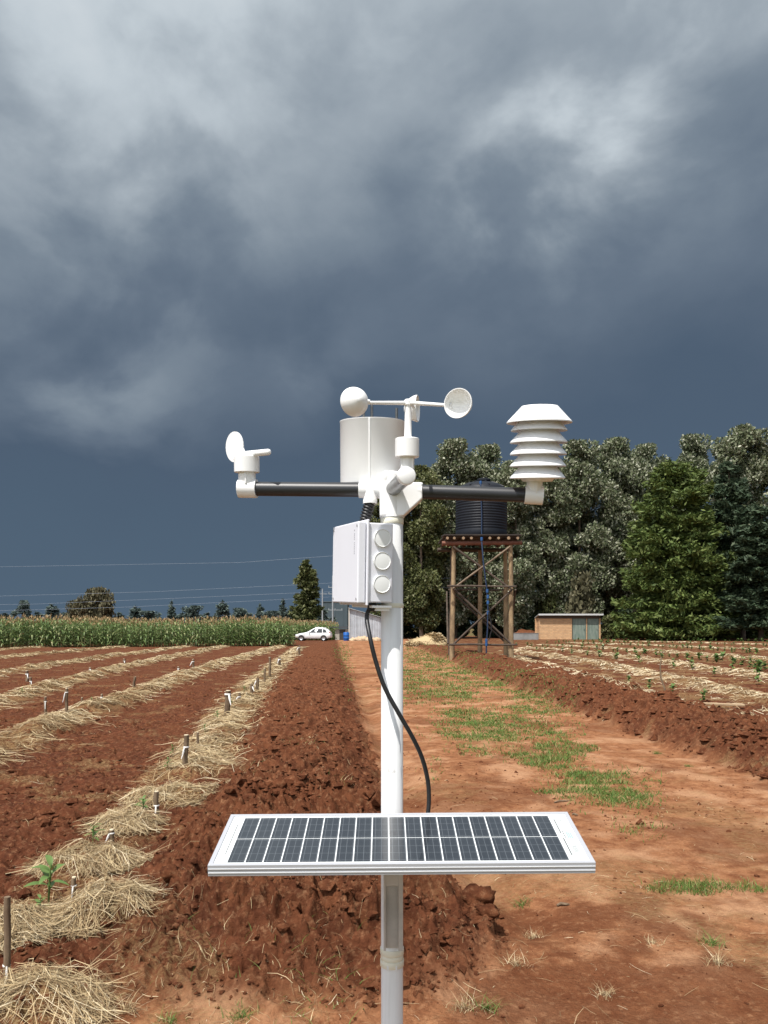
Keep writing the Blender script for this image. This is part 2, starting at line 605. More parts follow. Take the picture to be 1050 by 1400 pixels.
def soil_material():
    m = bpy.data.materials.new('red_soil')
    m.use_nodes = True
    k = NT(m.node_tree)
    out = k.n('ShaderNodeOutputMaterial')
    p = k.n('ShaderNodeBsdfPrincipled')
    k.l(p.outputs[0], out.inputs[0])
    vec = k.n('ShaderNodeTexCoord').outputs['Object']
    at = k.n('ShaderNodeAttribute', attribute_name='mask')
    sp = k.n('ShaderNodeSeparateColor')
    k.l(at.outputs['Color'], sp.inputs[0])
    n1 = k.noise(vec, 1.1, 6, 0.6)
    n2 = k.noise(vec, 9.0, 8, 0.65)
    n3 = k.noise(vec, 55.0, 6, 0.65)
    dark = k.mix(k.maprange(n2, 0.36, 0.66), (0.062, 0.021, 0.0115), (0.135, 0.047, 0.0235))
    dark = k.mix(k.math('MULTIPLY', at.outputs['Alpha'], 0.55), dark, k.mix(k.maprange(n2, 0.4, 0.62), (0.085, 0.030, 0.0145), (0.190, 0.076, 0.035)))
    dark = k.mix(k.maprange(n1, 0.35, 0.7, 0, 0.5), dark, (0.130, 0.045, 0.0205))
    pale = k.mix(k.maprange(n2, 0.34, 0.68), (0.205, 0.080, 0.037), (0.365, 0.170, 0.081))
    pale = k.mix(k.maprange(k.noise(vec, 1.7, 7, 0.65), 0.46, 0.64, 0, 0.85), pale, (0.47, 0.262, 0.145))
    c = k.mix(sp.outputs[1], dark, pale)
    c = k.mix(k.math('MULTIPLY', sp.outputs[2], 0.8), c, k.mix(n2, (0.105, 0.036, 0.017), (0.18, 0.066, 0.029)))
    # shreds of dry straw trodden in
    st = k.n('ShaderNodeMapping')
    st.inputs['Scale'].default_value = (1.0, 3.2, 1.0)
    st.inputs['Rotation'].default_value = (0, 0, 0.5)
    k.l(vec, st.inputs[0])
    ns = k.noise(st.outputs[0], 26.0, 5, 0.7, 0.8)
    lf = k.math('MULTIPLY', k.maprange(ns, 0.42, 0.62), k.maprange(sp.outputs[0], 0.0, 0.9), clamp=True)
    c = k.mix(lf, c, k.mix(n3, (0.20, 0.125, 0.055), (0.40, 0.285, 0.135)))
    n4 = k.noise(vec, 24.0, 8, 0.75)
    c = k.mix(k.maprange(n3, 0.36, 0.66, 0.0, 0.45), c, k.mix(0.55, c, (0.05, 0.016, 0.007)))
    c = k.mix(k.maprange(n4, 0.50, 0.68, 0.0, 0.45), c, k.mix(0.6, c, (0.52, 0.30, 0.16)))
    k.l(c, p.inputs['Base Color'])
    p.inputs['Roughness'].default_value = 0.95
    p.inputs['Specular IOR Level'].default_value = 0.05
    hgt = k.math('ADD', k.math('MULTIPLY', n3, 0.5), k.math('MULTIPLY', k.noise(vec, 160.0, 4, 0.7), 0.35))
    bn = k.n('ShaderNodeBump')
    bn.inputs['Distance'].default_value = 0.03
    bn.inputs['Strength'].default_value = 0.9
    k.l(hgt, bn.inputs['Height'])
    k.l(bn.outputs[0], p.inputs['Normal'])
    return m


M_soil = soil_material()
M_straw = mat('dry_straw', (0.5, 0.36, 0.18), 0.75, spec=0.25, trans=0.12,
              island=[(0.0, (0.13, 0.08, 0.042)), (0.25, (0.29, 0.20, 0.105)), (0.55, (0.44, 0.33, 0.18)), (0.85, (0.56, 0.445, 0.265)), (1.0, (0.72, 0.62, 0.43))])
M_straw_pale = mat('bleached_straw', (0.5, 0.4, 0.25), 0.75, spec=0.25, trans=0.12,
                   island=[(0.0, (0.22, 0.135, 0.07)), (0.3, (0.40, 0.29, 0.16)), (0.6, (0.56, 0.45, 0.28)), (1.0, (0.76, 0.66, 0.47))])
M_grass = mat('grass_blades', (0.1, 0.16, 0.03), 0.6, spec=0.3, trans=0.25,
              island=[(0.0, (0.06, 0.11, 0.02)), (0.5, (0.10, 0.18, 0.032)), (0.80, (0.155, 0.23, 0.05)), (0.90, (0.28, 0.26, 0.10)), (1.0, (0.42, 0.34, 0.16))])
M_corn = mat('maize_leaf', (0.1, 0.15, 0.03), 0.5, spec=0.4, trans=0.25,
             island=[(0.0, (0.075, 0.125, 0.032)), (0.5, (0.13, 0.195, 0.058)), (0.85, (0.21, 0.27, 0.10)), (1.0, (0.38, 0.35, 0.18))])
M_tassel = mat('maize_tassel', (0.36, 0.22, 0.11), 0.8, island=[(0.0, (0.28, 0.19, 0.085)), (1.0, (0.46, 0.33, 0.18))])
M_sprout = mat('seedling_leaf', (0.07, 0.14, 0.03), 0.45, spec=0.5, trans=0.2,
               island=[(0.0, (0.07, 0.13, 0.03)), (0.7, (0.13, 0.21, 0.055)), (1.0, (0.22, 0.29, 0.09))])
M_white = mat('white_plastic', (0.82, 0.82, 0.81), 0.42, var=0.04, scale=6.0, spec=0.45)
M_cup = mat('white_moulded_plastic', (0.83, 0.83, 0.82), 0.35, spec=0.5)
M_pole = mat('white_painted_pipe', (0.76, 0.77, 0.775), 0.42, spec=0.45, col2=(0.66, 0.665, 0.66), scale=3.0, stretch=(14, 14, 0.8), flecks=(0.30, 0.27, 0.24))
M_cream = mat('cream_tape', (0.72, 0.70, 0.58), 0.5)
M_boxw = mat('pale_lilac_white_plastic', (0.745, 0.75, 0.80), 0.4, spec=0.45, var=0.03, scale=5)
M_capw = mat('knockout_white', (0.74, 0.75, 0.735), 0.5)
M_black = mat('black_tube', (0.022, 0.023, 0.026), 0.42, spec=0.5, var=0.3, scale=5.0)
M_rubber = mat('black_rubber', (0.012, 0.012, 0.013), 0.45, spec=0.5)
M_steel = mat('brushed_steel', (0.26, 0.26, 0.26), 0.34, metal=1.0, var=0.25, scale=60.0)
M_alu = mat('anodised_aluminium', (0.44, 0.45, 0.475), 0.5, metal=0.2, spec=0.5)
M_alu2 = mat('aluminium_ridge', (0.70, 0.71, 0.73), 0.4, metal=0.2)
M_zinc = mat('galvanised_channel', (0.50, 0.47, 0.44), 0.55, metal=0.2, var=0.2, scale=12)
M_sheet = mat('panel_backsheet', (0.76, 0.79, 0.79), 0.5, coat=0.8, coat_rough=0.03)
M_print = mat('grey_print', (0.16, 0.17, 0.17), 0.6)
M_green = mat('green_print', (0.28, 0.50, 0.43), 0.6)


def cell_material():
    m = bpy.data.materials.new('silicon_cell')
    m.use_nodes = True
    k = NT(m.node_tree)
    out = k.n('ShaderNodeOutputMaterial')
    p = k.n('ShaderNodeBsdfPrincipled')
    k.l(p.outputs[0], out.inputs[0])
    tcn = k.n('ShaderNodeTexCoord')
    sp = k.n('ShaderNodeSeparateXYZ')
    k.l(tcn.outputs['Object'], sp.inputs[0])

    def lines(v, per, wd, off=0.0):
        fr = k.math('FRACT', k.math('ADD', k.math('MULTIPLY', v, 1.0 / per), off))
        return k.math('LESS_THAN', k.math('ABSOLUTE', k.math('SUBTRACT', fr, 0.5)), wd / per / 2)
    bus = k.math('MAXIMUM', lines(sp.outputs[1], 0.031, 0.0011), lines(sp.outputs[0], 0.0135, 0.0009, 0.32))
    nz = k.noise(tcn.outputs['Object'], 70.0, 3, 0.5)
    obi = k.n('ShaderNodeObjectInfo')
    base = k.mix(nz, (0.010, 0.013, 0.018), (0.020, 0.025, 0.032))
    base = k.mix(k.math('MULTIPLY', obi.outputs['Random'], 0.5), base, (0.024, 0.029, 0.036))
    c = k.mix(k.math('MULTIPLY', bus, 0.30), base, (0.30, 0.33, 0.35))
    k.l(c, p.inputs['Base Color'])
    p.inputs['Roughness'].default_value = 0.35
    p.inputs['Coat Weight'].default_value = 0.75
    p.inputs['Coat Roughness'].default_value = 0.025
    p.inputs['Coat IOR'].default_value = 1.5
    bn = k.n('ShaderNodeBump')
    bn.inputs['Distance'].default_value = 0.00025
    k.l(k.noise(tcn.outputs['Object'], 22.0, 2, 0.5), bn.inputs['Height'])
    k.l(bn.outputs[0], p.inputs['Coat Normal'])
    return m


M_cell = cell_material()

# ------------------------------------------------------------------ the ground
tan_in = np.linspace(-0.55, 0.55, 570)
tan_out = 0.56 + (np.linspace(0, 1, 26)[1:] ** 1.6) * 1.9
tans = np.concatenate([-tan_out[::-1], tan_in, tan_out])
ys = [1.0]
while ys[-1] < 150:
    y_ = ys[-1]
    if y_ < 2.7:
        ys.append(y_ + 0.04)
    else:
        ys.append(y_ + min(max(y_ * y_ * 0.00072, 0.007), y_ * (0.0045 if y_ < 25 else 0.0075)))
ys = np.array(ys)
YY, TT = np.meshgrid(ys, tans, indexing='ij')
XX = YY * TT
H, MASK, REG = land(XX.ravel(), YY.ravel(), True)
VV = np.stack([XX.ravel(), YY.ravel(), H], -1)
nr, nc = YY.shape
ii = np.arange(nr * nc).reshape(nr, nc)
QQ = np.stack([ii[:-1, :-1], ii[:-1, 1:], ii[1:, 1:], ii[1:, :-1]], -1).reshape(-1, 4)
freg = REG[QQ[:, 0]]
fx = VV[QQ[:, 0], 0]
side = np.where(freg == 0, np.where(fx > 1.0, 4, 0), freg)
for code, nm in ((0, 'field_soil'), (1, 'soil_bank'), (2, 'soil_bank'), (3, 'dirt_track'), (4, 'field_soil')):
    q = QQ[side == code]
    if not len(q):
        continue
    used, inv = np.unique(q.ravel(), return_inverse=True)
    me = np_mesh(nm, VV[used], inv.reshape(-1, 4), M_soil, smooth=True)
    ca = me.color_attributes.new('mask', 'FLOAT_COLOR', 'POINT')
    ca.data.foreach_set('color', MASK[used].astype(np.float32).ravel())
    tag(link(nm, me), kind='structure')

M_land = mat('far_grassland', (0.13, 0.075, 0.035), 0.95, col2=(0.09, 0.10, 0.035), scale=0.05, spec=0.1)
g = MB()
s_ = 3500
g.add([(-s_, -s_, -0.19), (s_, -s_, -0.19), (s_, s_, -0.19), (-s_, s_, -0.19)], [(0, 1, 2, 3)])
tag(g.build('ground', M_land), kind='structure')


# ------------------------------------------------------------------ ribbons: straw, blades, leaves
def ribbons(P, side, taper):
    """P (n,k,3) centre lines, side (n,3) half width vectors"""
    n, k, _ = P.shape
    W = side[:, None, :] * np.asarray(taper)[None, :, None]
    V = np.stack([P - W, P + W], 2).reshape(-1, 3)
    b = (np.arange(n) * k * 2)[:, None] + (np.arange(k - 1) * 2)[None, :]
    Q = np.stack([b, b + 1, b + 3, b + 2], -1).reshape(-1, 4)
    return V, Q


def straw(x, y, ang, L, wd, lift, curl=0.8):
    n = len(x)
    k = 4
    s = np.linspace(-0.5, 0.5, k)[None, :]
    bend = rng.normal(0, curl, n)[:, None]
    a = ang[:, None] + bend * s
    px = x[:, None] + np.cos(a) * s * L[:, None]
    py = y[:, None] + np.sin(a) * s * L[:, None]
    z = land(px.ravel(), py.ravel()).reshape(n, k)
    mid = z.max(1, keepdims=True)
    z = z * 0.65 + mid * 0.35
    lf = lift[:, None]
    tilt = rng.normal(0, 0.10, n)[:, None] * s * L[:, None]
    z = z + 0.004 + lf * (1 - (2 * s) ** 2 * 0.8) + np.abs(tilt) * (np.sign(tilt) > 0)
    P = np.stack([px, py, z], -1)
    up = rng.normal(0, 0.6, n)
    sd = np.stack([-np.sin(ang), np.cos(ang), up], -1)
    sd = sd / np.linalg.norm(sd, axis=1, keepdims=True) * (wd / 2)[:, None]
    return ribbons(P, sd, [0.8, 1.0, 1.0, 0.55])


def along(row, n, wid, power=1.0):
    """random points along a row, thicker near the camera"""
    seg = []
    for a, b in zip(row[:-1], row[1:]):
        L = math.hypot(b[0] - a[0], b[1] - a[1])
        m = max(2, int(L / 0.3))
        for i in range(m):
            q = i / m
            seg.append((a[0] + (b[0] - a[0]) * q, a[1] + (b[1] - a[1]) * q, L / m, math.atan2(b[1] - a[1], b[0] - a[0])))
    seg = np.array(seg)
    vis = np.abs(seg[:, 0]) < 0.62 * seg[:, 1] + 1
    wgt = seg[:, 2] / seg[:, 1] ** power * vis
    idx = rng.choice(len(seg), n, p=wgt / wgt.sum())
    off = rng.normal(0, wid * 0.62, n)
    jit = rng.uniform(-0.25, 0.25, n)
    a = seg[idx, 3]
    x = seg[idx, 0] - np.sin(a) * off + np.cos(a) * jit
    y = seg[idx, 1] + np.cos(a) * off + np.sin(a) * jit
    return x, y, a


names_l = ['second band of straw mulch from the dug bank, running beside bare soil', 'third band of straw mulch from the dug bank in the maize side field',
           'fourth band of straw mulch from the dug bank, close to the maize', 'fifth band of straw mulch from the dug bank, thin and close to the maize',
           'thin last strip of straw mulch lying just before the maize crop']
for i, row in enumerate(ROWS_L):
    n = (13500, 12500, 8500, 5500, 3500, 2500)[i]
    x, y, a = along(row, n, 0.36 if i == 0 else 0.42, 1.1)
    ang = a + np.where(rng.random(n) < 0.55, np.pi / 2, 0) + rng.normal(0, 0.7, n)
    L = rng.uniform(0.14, 0.38, n) + 0.004 * y
    wd = np.maximum(0.0030, 0.00062 * y) * rng.uniform(0.6, 1.25, n)
    keep = rng.random(n) < 0.70 + 1.7 * pn(x * 1.5 + 20, y * 1.5, 39) + 0.6 * pn(x * 5, y * 5, 40)
    x, y, ang, L, wd = x[keep], y[keep], ang[keep], L[keep], wd[keep]
    lift = np.abs(rng.normal(0, 0.024, len(x)))
    V, Q = straw(x, y, ang, L, wd, lift)
    o = link('straw_mulch', np_mesh('straw_mulch', V, Q, M_straw))
    tag(o, (['continuous band of golden straw mulch along the dug bank, holding the upright stakes'] + names_l)[i], 'straw mulch', kind='stuff')
names_r = ['pale straw strip along the crest of the dug bank beside the tower field', 'second pale straw strip of the seedling field behind the bank',
           'third pale straw strip of the seedling field, between green seedlings', 'fourth pale straw strip of the seedling field, toward the brick hut',
           'fifth thin pale straw strip in front of the brick hut', 'farthest thin straw strip just before the dark trees']
for i, row in enumerate(ROWS_R):
    n = (9500, 6500, 5500, 4500, 3000, 1800)[i]
    x, y, a = along(row, n, 0.62, 1.0)
    ang = rng.uniform(0, np.pi, n)
    L = rng.uniform(0.12, 0.36, n) + 0.003 * y
    wd = np.maximum(0.006, 0.00075 * y) * rng.uniform(0.7, 1.2, n)
    keep = rng.random(n) < 0.62 + 1.6 * pn(x * 1.2 + 60, y * 1.2, 43) + 0.7 * pn(x * 4, y * 4, 44)
    x, y, ang, L, wd = x[keep], y[keep], ang[keep], L[keep], wd[keep]
    lift = np.abs(rng.normal(0, 0.03, len(x)))
    V, Q = straw(x, y, ang, L, wd, lift)
    tag(link('straw_mulch', np_mesh('straw_mulch', V, Q, M_straw_pale)), names_r[i], 'straw mulch', kind='stuff')

pile_labels = ['large loose straw pile round the foot of the tall bare stake, nearest the camera',
               'low straw pile at the picture edge just behind the tall bare stake',
               'combed straw pile with short white tied peg on its crest',
               'wide straw pile with bare soil patch on top and small peg behind',
               'small rounded straw pile in front of the white tied peg',
               'twin humped straw pile around the foot of a white topped stake']
for i, (X, Y, a, b, ht) in enumerate(PILE_W):
    n = 2900
    r_ = np.sqrt(rng.random(n)) * 1.10
    q = rng.uniform(0, 2 * np.pi, n)
    x, y = X + a * r_ * np.cos(q), Y + b * r_ * np.sin(q)
    dens = 0.75 + 1.3 * pn(x * 3.2 + 50, y * 3.2, 36) + 0.6 * pn(x * 9, y * 9, 37) - 0.45 * np.clip(r_ - 0.75, 0, 1) * 2
    keep = rng.random(n) < dens
    x, y, q, r_ = x[keep], y[keep], q[keep], r_[keep]
    n = len(x)
    flow = 1.9 * pn(x * 2.6 + 7, y * 2.6, 38) + rng.uniform(-0.6, 0.6)
    ang = np.where(rng.random(n) < 0.62, np.arctan2(b * np.sin(q), a * np.cos(q)) * 0.35 - 0.6 + flow, rng.uniform(0, np.pi, n)) + rng.normal(0, 0.5, n)
    L = np.clip(rng.gamma(3.0, 0.065, n), 0.05, 0.42)
    wd = np.maximum(0.0026, 0.00058 * y) * rng.uniform(0.5, 1.3, n)
    lift = np.abs(rng.normal(0, 0.017, n)) + 0.05 * (rng.random(n) < 0.05)
    V, Q = straw(x, y, ang, L, wd, lift)
    o = link('straw_pile', np_mesh('straw_pile', V - np.array([X, Y, 0]), Q, M_straw), loc=(X, Y, 0))
    tag(o, pile_labels[i], 'straw pile', group='straw piles along the nearest planting row')

# loose straw strewn over soil and track
n = 13000
yy = 3.0 / (1 - rng.random(n) * 0.90)
xx = yy * rng.uniform(-0.56, 0.56, n)
lit = land(xx, yy, True)[1][:, 0]
kT_ = land(xx, yy, True)[1][:, 1]
keep = rng.random(n) < (0.10 + lit * 1.0) * np.where(kT_ > 0.5, 0.7 + 0.8 * pn(xx * 1.1, yy * 0.9, 46), 1)
xx, yy, kT_ = xx[keep], yy[keep], kT_[keep]
n = len(xx)
V, Q = straw(xx, yy, rng.uniform(0, np.pi, n), np.clip(rng.gamma(2.0, 0.028, n), 0.015, 0.2), np.maximum(0.0022, 0.00055 * yy) * rng.uniform(0.4, 1.0, n), np.abs(rng.normal(0, 0.004, n)), 0.3)
tag(link('straw_litter', np_mesh('straw_litter', V, Q, M_straw)), 'loose straw stalks strewn over the red soil and the track', 'straw', kind='stuff')


# ------------------------------------------------------------------ clods of earth
def ico():
    bm = bmesh.new()
    bmesh.ops.create_icosphere(bm, subdivisions=1, radius=1)
    v = np.array([list(p.co) for p in bm.verts])
    f = np.array([[p.index for p in q.verts] for q in bm.faces])
    bm.free()
    return v, f


IV, IF_ = ico()
OV = np.array([[1, 0, 0], [-1, 0, 0], [0, 1, 0], [0, -1, 0], [0, 0, 1], [0, 0, -1]], float)
OF = np.array([[0, 2, 4], [2, 1, 4], [1, 3, 4], [3, 0, 4], [2, 0, 5], [1, 2, 5], [3, 1, 5], [0, 3, 5]])
cv, cf, cnv = [], [], 0
for (n, y0, y1, TV, TF, med, sg, k3) in ((11000, 2.9, 6.5, IV, IF_, 0.0072, 0.55, 0.07), (24000, 6.0, 40.0, OV, OF, 0.0048, 0.5, 0.05), (5000, 2.9, 9.0, OV, OF, 0.0030, 0.35, 3.0)):
    u = rng.random(n)
    yy = 1 / (1 / y0 - u * (1 / y0 - 1 / y1))
    xx = yy * rng.uniform(-0.57, 0.57, n)
    hh, mk, rg = land(xx, yy, True)
    prob = np.where((rg == 1) | (rg == 2), 0.95, np.where(rg == 3, k3, 0.55)) * (1 - np.where(rg == 3, 0, mk[:, 0]) * 0.9)
    prob *= 0.35 + 0.9 * sstep(-0.2, 0.3, pn(xx * 2.2, yy * 1.6, 45))
    keep = rng.random(n) < prob
    xx, yy, hh, rg = xx[keep], yy[keep], hh[keep], rg[keep]
    n = len(xx)
    sz = np.exp(rng.normal(math.log(med), sg, n)) * np.where(yy > 6, yy * 0.62, 1 + 0.1 * (yy - 3))
    sz = np.clip(sz, 0.002, 0.075) * np.where(rg == 3, 0.5, 1) * np.where(rg == 2, 1.3, 1)
    rad = sz[:, None, None] * (1 + 0.32 * rng.normal(0, 1, (n, len(TV), 1)).clip(-1.5, 1.5)) * np.array([1.15, 1.0, 0.72])
    th = rng.uniform(0, 6.28, n)
    ca_, sa_ = np.cos(th)[:, None], np.sin(th)[:, None]
    P = TV[None] * rad
    P = np.stack([P[..., 0] * ca_ - P[..., 1] * sa_, P[..., 0] * sa_ + P[..., 1] * ca_, P[..., 2]], -1)
    P += np.stack([xx, yy, hh + sz * (0.18 if y0 < 5 else -0.12)], -1)[:, None, :]
    cv.append(P.reshape(-1, 3))
    cf.append((TF[None] + (np.arange(n) * len(TV))[:, None, None]).reshape(-1, 3) + cnv)
    cnv += n * len(TV)
tag(link('soil_clods', np_mesh('soil_clods', np.concatenate(cv), np.concatenate(cf), M_soil, smooth=False)), 'loose clods of dark red earth on the banks and the dug field', 'soil', kind='stuff')


def lump_mesh(name, size, m, seed, sub=3, rough=0.35):
    bm = bmesh.new()
    bmesh.ops.create_icosphere(bm, subdivisions=sub, radius=1)
    V = np.array([list(p.co) for p in bm.verts])
    d = 1 + rough * pn(V[:, 0] * 1.7 + seed + V[:, 2], V[:, 1] * 1.7 - V[:, 2], 60) + rough * 0.6 * np.abs(pn(V[:, 0] * 4 + seed, V[:, 1] * 4 + V[:, 2] * 3, 61)) + rough * 0.3 * pn(V[:, 0] * 9 + V[:, 2] * 5, V[:, 1] * 9 + seed, 62)
    for p, k in zip(bm.verts, d):
        p.co = Vector((p.co.x * size[0], p.co.y * size[1], p.co.z * size[2])) * float(k)
    me = bpy.data.meshes.new(name)
    bm.to_mesh(me)
    bm.free()
    me.materials.append(m)
    for p in me.polygons:
        p.use_smooth = True
    return me


for k, (px, py, s, lab) in enumerate(((655, 1248, 0.062, 'big dark clod of earth at the bank end beside the track, behind the panel'),
                                      (668, 1262, 0.045, 'smaller crumbled clod of earth lying just below the big dark clod'),
                                      (233, 1246, 0.042, 'lone dark clod of earth lying below the panel, left of the pole'))):
    X, Y = gp(px, py)
    o = link('soil_clod', lump_mesh('soil_clod', (s * 1.2, s, s * 0.85), M_soil, k * 7.3, rough=0.55), loc=(X, Y, lz(X, Y) + s * 0.4))
    tag(o, lab, 'clod', group='single big clods')


# ------------------------------------------------------------------ grass on the track
def blades(x, y, hgt, wd, lean=0.45, k=3):
    n = len(x)
    z0 = land(x, y)
    q = rng.uniform(0, 2 * np.pi, n)
    s = np.linspace(0, 1, k)[None, :]
    lx, ly = np.cos(q) * lean * hgt * rng.uniform(0.2, 1.6, n), np.sin(q) * lean * hgt * rng.uniform(0.2, 1.6, n)
    P = np.stack([x[:, None] + lx[:, None] * s ** 1.6, y[:, None] + ly[:, None] * s ** 1.6, z0[:, None] - 0.004 + hgt[:, None] * s * (1 - 0.25 * s)], -1)
    r2 = rng.uniform(0, np.pi, n)
    sd = np.stack([np.cos(r2), np.sin(r2) * 0.6, np.zeros(n)], -1) * (wd / 2)[:, None]
    return ribbons(P, sd, [1.0, 0.8, 0.12] if k == 3 else np.linspace(1, 0.1, k))


PATCH = [(600, 941, 58, 22, 1.0), (560, 925, 22, 10, 1.0), (684, 1000, 80, 26, 1.0), (745, 1031, 52, 15, 0.8), (816, 1072, 64, 19, 0.9), (840, 1099, 55, 14, 0.6),
         (876, 1132, 34, 14, 0.5), (566, 896, 20, 12, 1.0), (468, 894, 12, 12, 0.9), (690, 936, 34, 8, 0.9), (735, 955, 34, 8, 0.9), (650, 920, 36, 8, 0.9), (605, 905, 34, 8, 0.9),
         (970, 1212, 80, 8, 0.5), (590, 1058, 16, 16, 0.25), (640, 970, 30, 8, 0.4), (720, 968, 30, 6, 0.4), (870, 1086, 30, 8, 0.3), (476, 930, 8, 30, 0.35)]
for (px, py) in ((575, 912), (620, 952), (650, 972), (665, 985), (705, 1012), (720, 1022), (770, 1045), (790, 1060), (850, 1090), (630, 912), (660, 925), (700, 938), (720, 947), (750, 960), (775, 972), (590, 897)):
    PATCH.append((px + random.uniform(-8, 8), py, 34, 9, 0.5))
gx, gy = [], []
for (px, py, rx, ry, dn) in PATCH:
    _, Y = gp(px, py)
    area = rx * ry * 3.14
    n = int(area * 5.2 * dn)
    q, r_ = rng.uniform(0, 2 * np.pi, n), np.sqrt(rng.random(n)) * 1.5
    ppx, ppy = px + rx * r_ * np.cos(q), py + ry * r_ * np.sin(q)
    Yp = CH * F / (ppy - HY)
    Xp = (ppx - CX) / F * Yp
    nn = 0.52 + 0.75 * pn(Xp * 1.3, Yp * 1.0, 71) + 0.55 * pn(Xp * 4.5, Yp * 4.5, 72) - 0.42 * r_ ** 2
    keep = rng.random(n) < np.clip(nn * 1.1, 0.0, 0.85) + 0.02
    gx.append(Xp[keep])
    gy.append(Yp[keep])
gx, gy = np.concatenate(gx), np.concatenate(gy)
n = len(gx)
V, Q = blades(gx, gy, rng.gamma(2.2, 0.013, n).clip(0.008, 0.09) + 0.0010 * gy, np.maximum(0.0032, 0.0009 * gy) * rng.uniform(0.7, 1.3, n), 0.8)
tag(link('grass', np_mesh('grass', V, Q, M_grass)), 'short green grass growing in patches along the dirt track', 'grass', kind='stuff')

TUFTS = [(714, 1222, 'g', 0.055, 'small green grass tuft just below the right end of the panel'), (728, 1263, 'd', 0.05, 'sparse dry tuft on the bare track below the panel end'),
         (975, 1287, 'g', 0.06, 'green grass tuft at the far right of the lower track'), (983, 1314, 'd', 0.075, 'pale dry grass tuft with splayed blades below a green tuft'),
         (828, 1350, 'd', 0.05, 'dry grass tuft alone on damp soil near the bottom of the track'), (708, 1314, 'd', 0.06, 'dry splayed tuft beside the dark bank end'),
         (668, 1374, 'g', 0.06, 'fresh green tuft at the bottom edge beside the bank'), (634, 1376, 'd', 0.08, 'dry tangled tuft at the bottom edge next to the fresh green one'),
         (233, 1390, 'g', 0.04, 'small flat green weed tuft at the bottom edge below the field'), (330, 1385, 'g', 0.05, 'green weed tuft on smooth soil left of the pole foot'),
         (892, 1284, 'd', 0.04, 'tiny dry tuft in the middle of the lower track'), (898, 1031, 'g', 0.055, 'green tuft on the track below the right hand bank'),
         (940, 1050, 'g', 0.05, 'green tuft farther down the track edge under the bank'), (172, 1378, 'd', 0.07, 'dry stalk tuft beside the nearest straw pile'),
         (500, 560, None, 0, '')]
for (px, py, kd, hgt, lab) in TUFTS:
    if kd is None:
        continue
    X, Y = gp(px, py)
    n = 90
    q = rng.uniform(0, 6.28, n)
    r_ = np.abs(rng.normal(0, 0.03, n)).clip(0, 0.06)
    x, y = X + np.cos(q) * r_ * 1.3, Y + np.sin(q) * r_
    V, Q = blades(x, y, rng.uniform(0.4, 1.1, n) * hgt, np.full(n, 0.0042 if kd == 'g' else 0.0034) * rng.uniform(0.7, 1.3, n), 1.3, 4)
    o = link('grass_tuft', np_mesh('grass_tuft', V - np.array([X, Y, 0]), Q, M_grass if kd == 'g' else M_straw), loc=(X, Y, 0))
    tag(o, lab, 'grass tuft', group='grass tufts on bare soil')
# weeds on the left bank
n = 900
cen = np.array([gp(*p) for p in ((405, 1040), (430, 1050), (395, 1005), (345, 1075), (330, 1090), (410, 970), (470, 1110), (420, 1345), (440, 1375), (300, 1330))])
idx = rng.integers(0, len(cen), n)
x, y = cen[idx, 0] + rng.normal(0, 0.13, n), cen[idx, 1] + rng.normal(0, 0.13, n)
V, Q = blades(x, y, rng.uniform(0.02, 0.07, n), 0.0042 * rng.uniform(0.7, 1.5, n), 1.3, 4)
tag(link('bank_weeds', np_mesh('bank_weeds', V, Q, [M_grass, M_straw], mat_idx=np.repeat(rng.integers(0, 2, n), 3))), 'withered weeds scattered on the dug bank', 'weeds', kind='stuff')


# ------------------------------------------------------------------ stakes
M_bark = mat('stake_bark', (0.115, 0.075, 0.045), 0.9, col2=(0.22, 0.16, 0.10), scale=18, stretch=(1, 1, 0.25), bump=0.004, bscale=60)
M_cut = mat('cut_wood', (0.62, 0.52, 0.36), 0.8)
M_cloth = mat('white_rag', (0.72, 0.70, 0.66), 0.9)


def make_stake(px, py, hpx, rpx, lab, tie=0, tilt=(0, 0), cut=True, z=0.0, group='stakes in the planting rows', ztop=None):
    X, Y = gp(px, py, z)
    z0 = lz(X, Y) - 0.03
    h = hpx / F * Y + 0.04
    r = rpx / F * Y * 0.85
    root = thing('wooden_stake', lab, 'stake', (X, Y, z0), random.uniform(0, 6), group)
    m = MB()
    pts = [(tilt[0] * h * q + random.uniform(-1, 1) * r * 0.25, tilt[1] * h * q + random.uniform(-1, 1) * r * 0.25, h * q) for q in (0, 0.3, 0.6, 0.85, 1)]
    m.tube(pts, [r * 1.05, r, r * 0.96, r * 1.0, r * 0.9], 9)
    m.build('post', M_bark, root, sharp=60)
    if cut:
        c = MB()
        top = Vector(pts[-1])
        c.lathe([(0.0, 0.006), (r * 0.86, 0.0035), (r * 0.9, -0.004)], top, 9)
        c.build('cut_top', M_cut, root)
    if tie:
        tm = MB()
        zt = h * tie
        cpt = Vector((tilt[0] * zt, tilt[1] * zt, zt))
        tm.lathe([(r * 1.04, -r * 0.32), (r * 1.16, -r * 0.1), (r * 1.12, r * 0.1), (r * 1.02, r * 0.3)], cpt, 12)
        q = random.uniform(-2.4, -0.8) - root.rotation_euler.z
        d = Vector((math.cos(q), math.sin(q), 0))
        for e in (0.6, 1.0):
            tm.tube([cpt + d * r * 1.1, cpt + d * (r * 1.6) + Vector((0, 0, -h * 0.12 * e)), cpt + d * (r * (1.6 + 1.5 * e)) + Vector((0, 0, -h * 0.34 * e))], [r * 0.22, r * 0.34, r * 0.12], 5)
        tm.build('rag_tie', M_cloth, root)
    return root


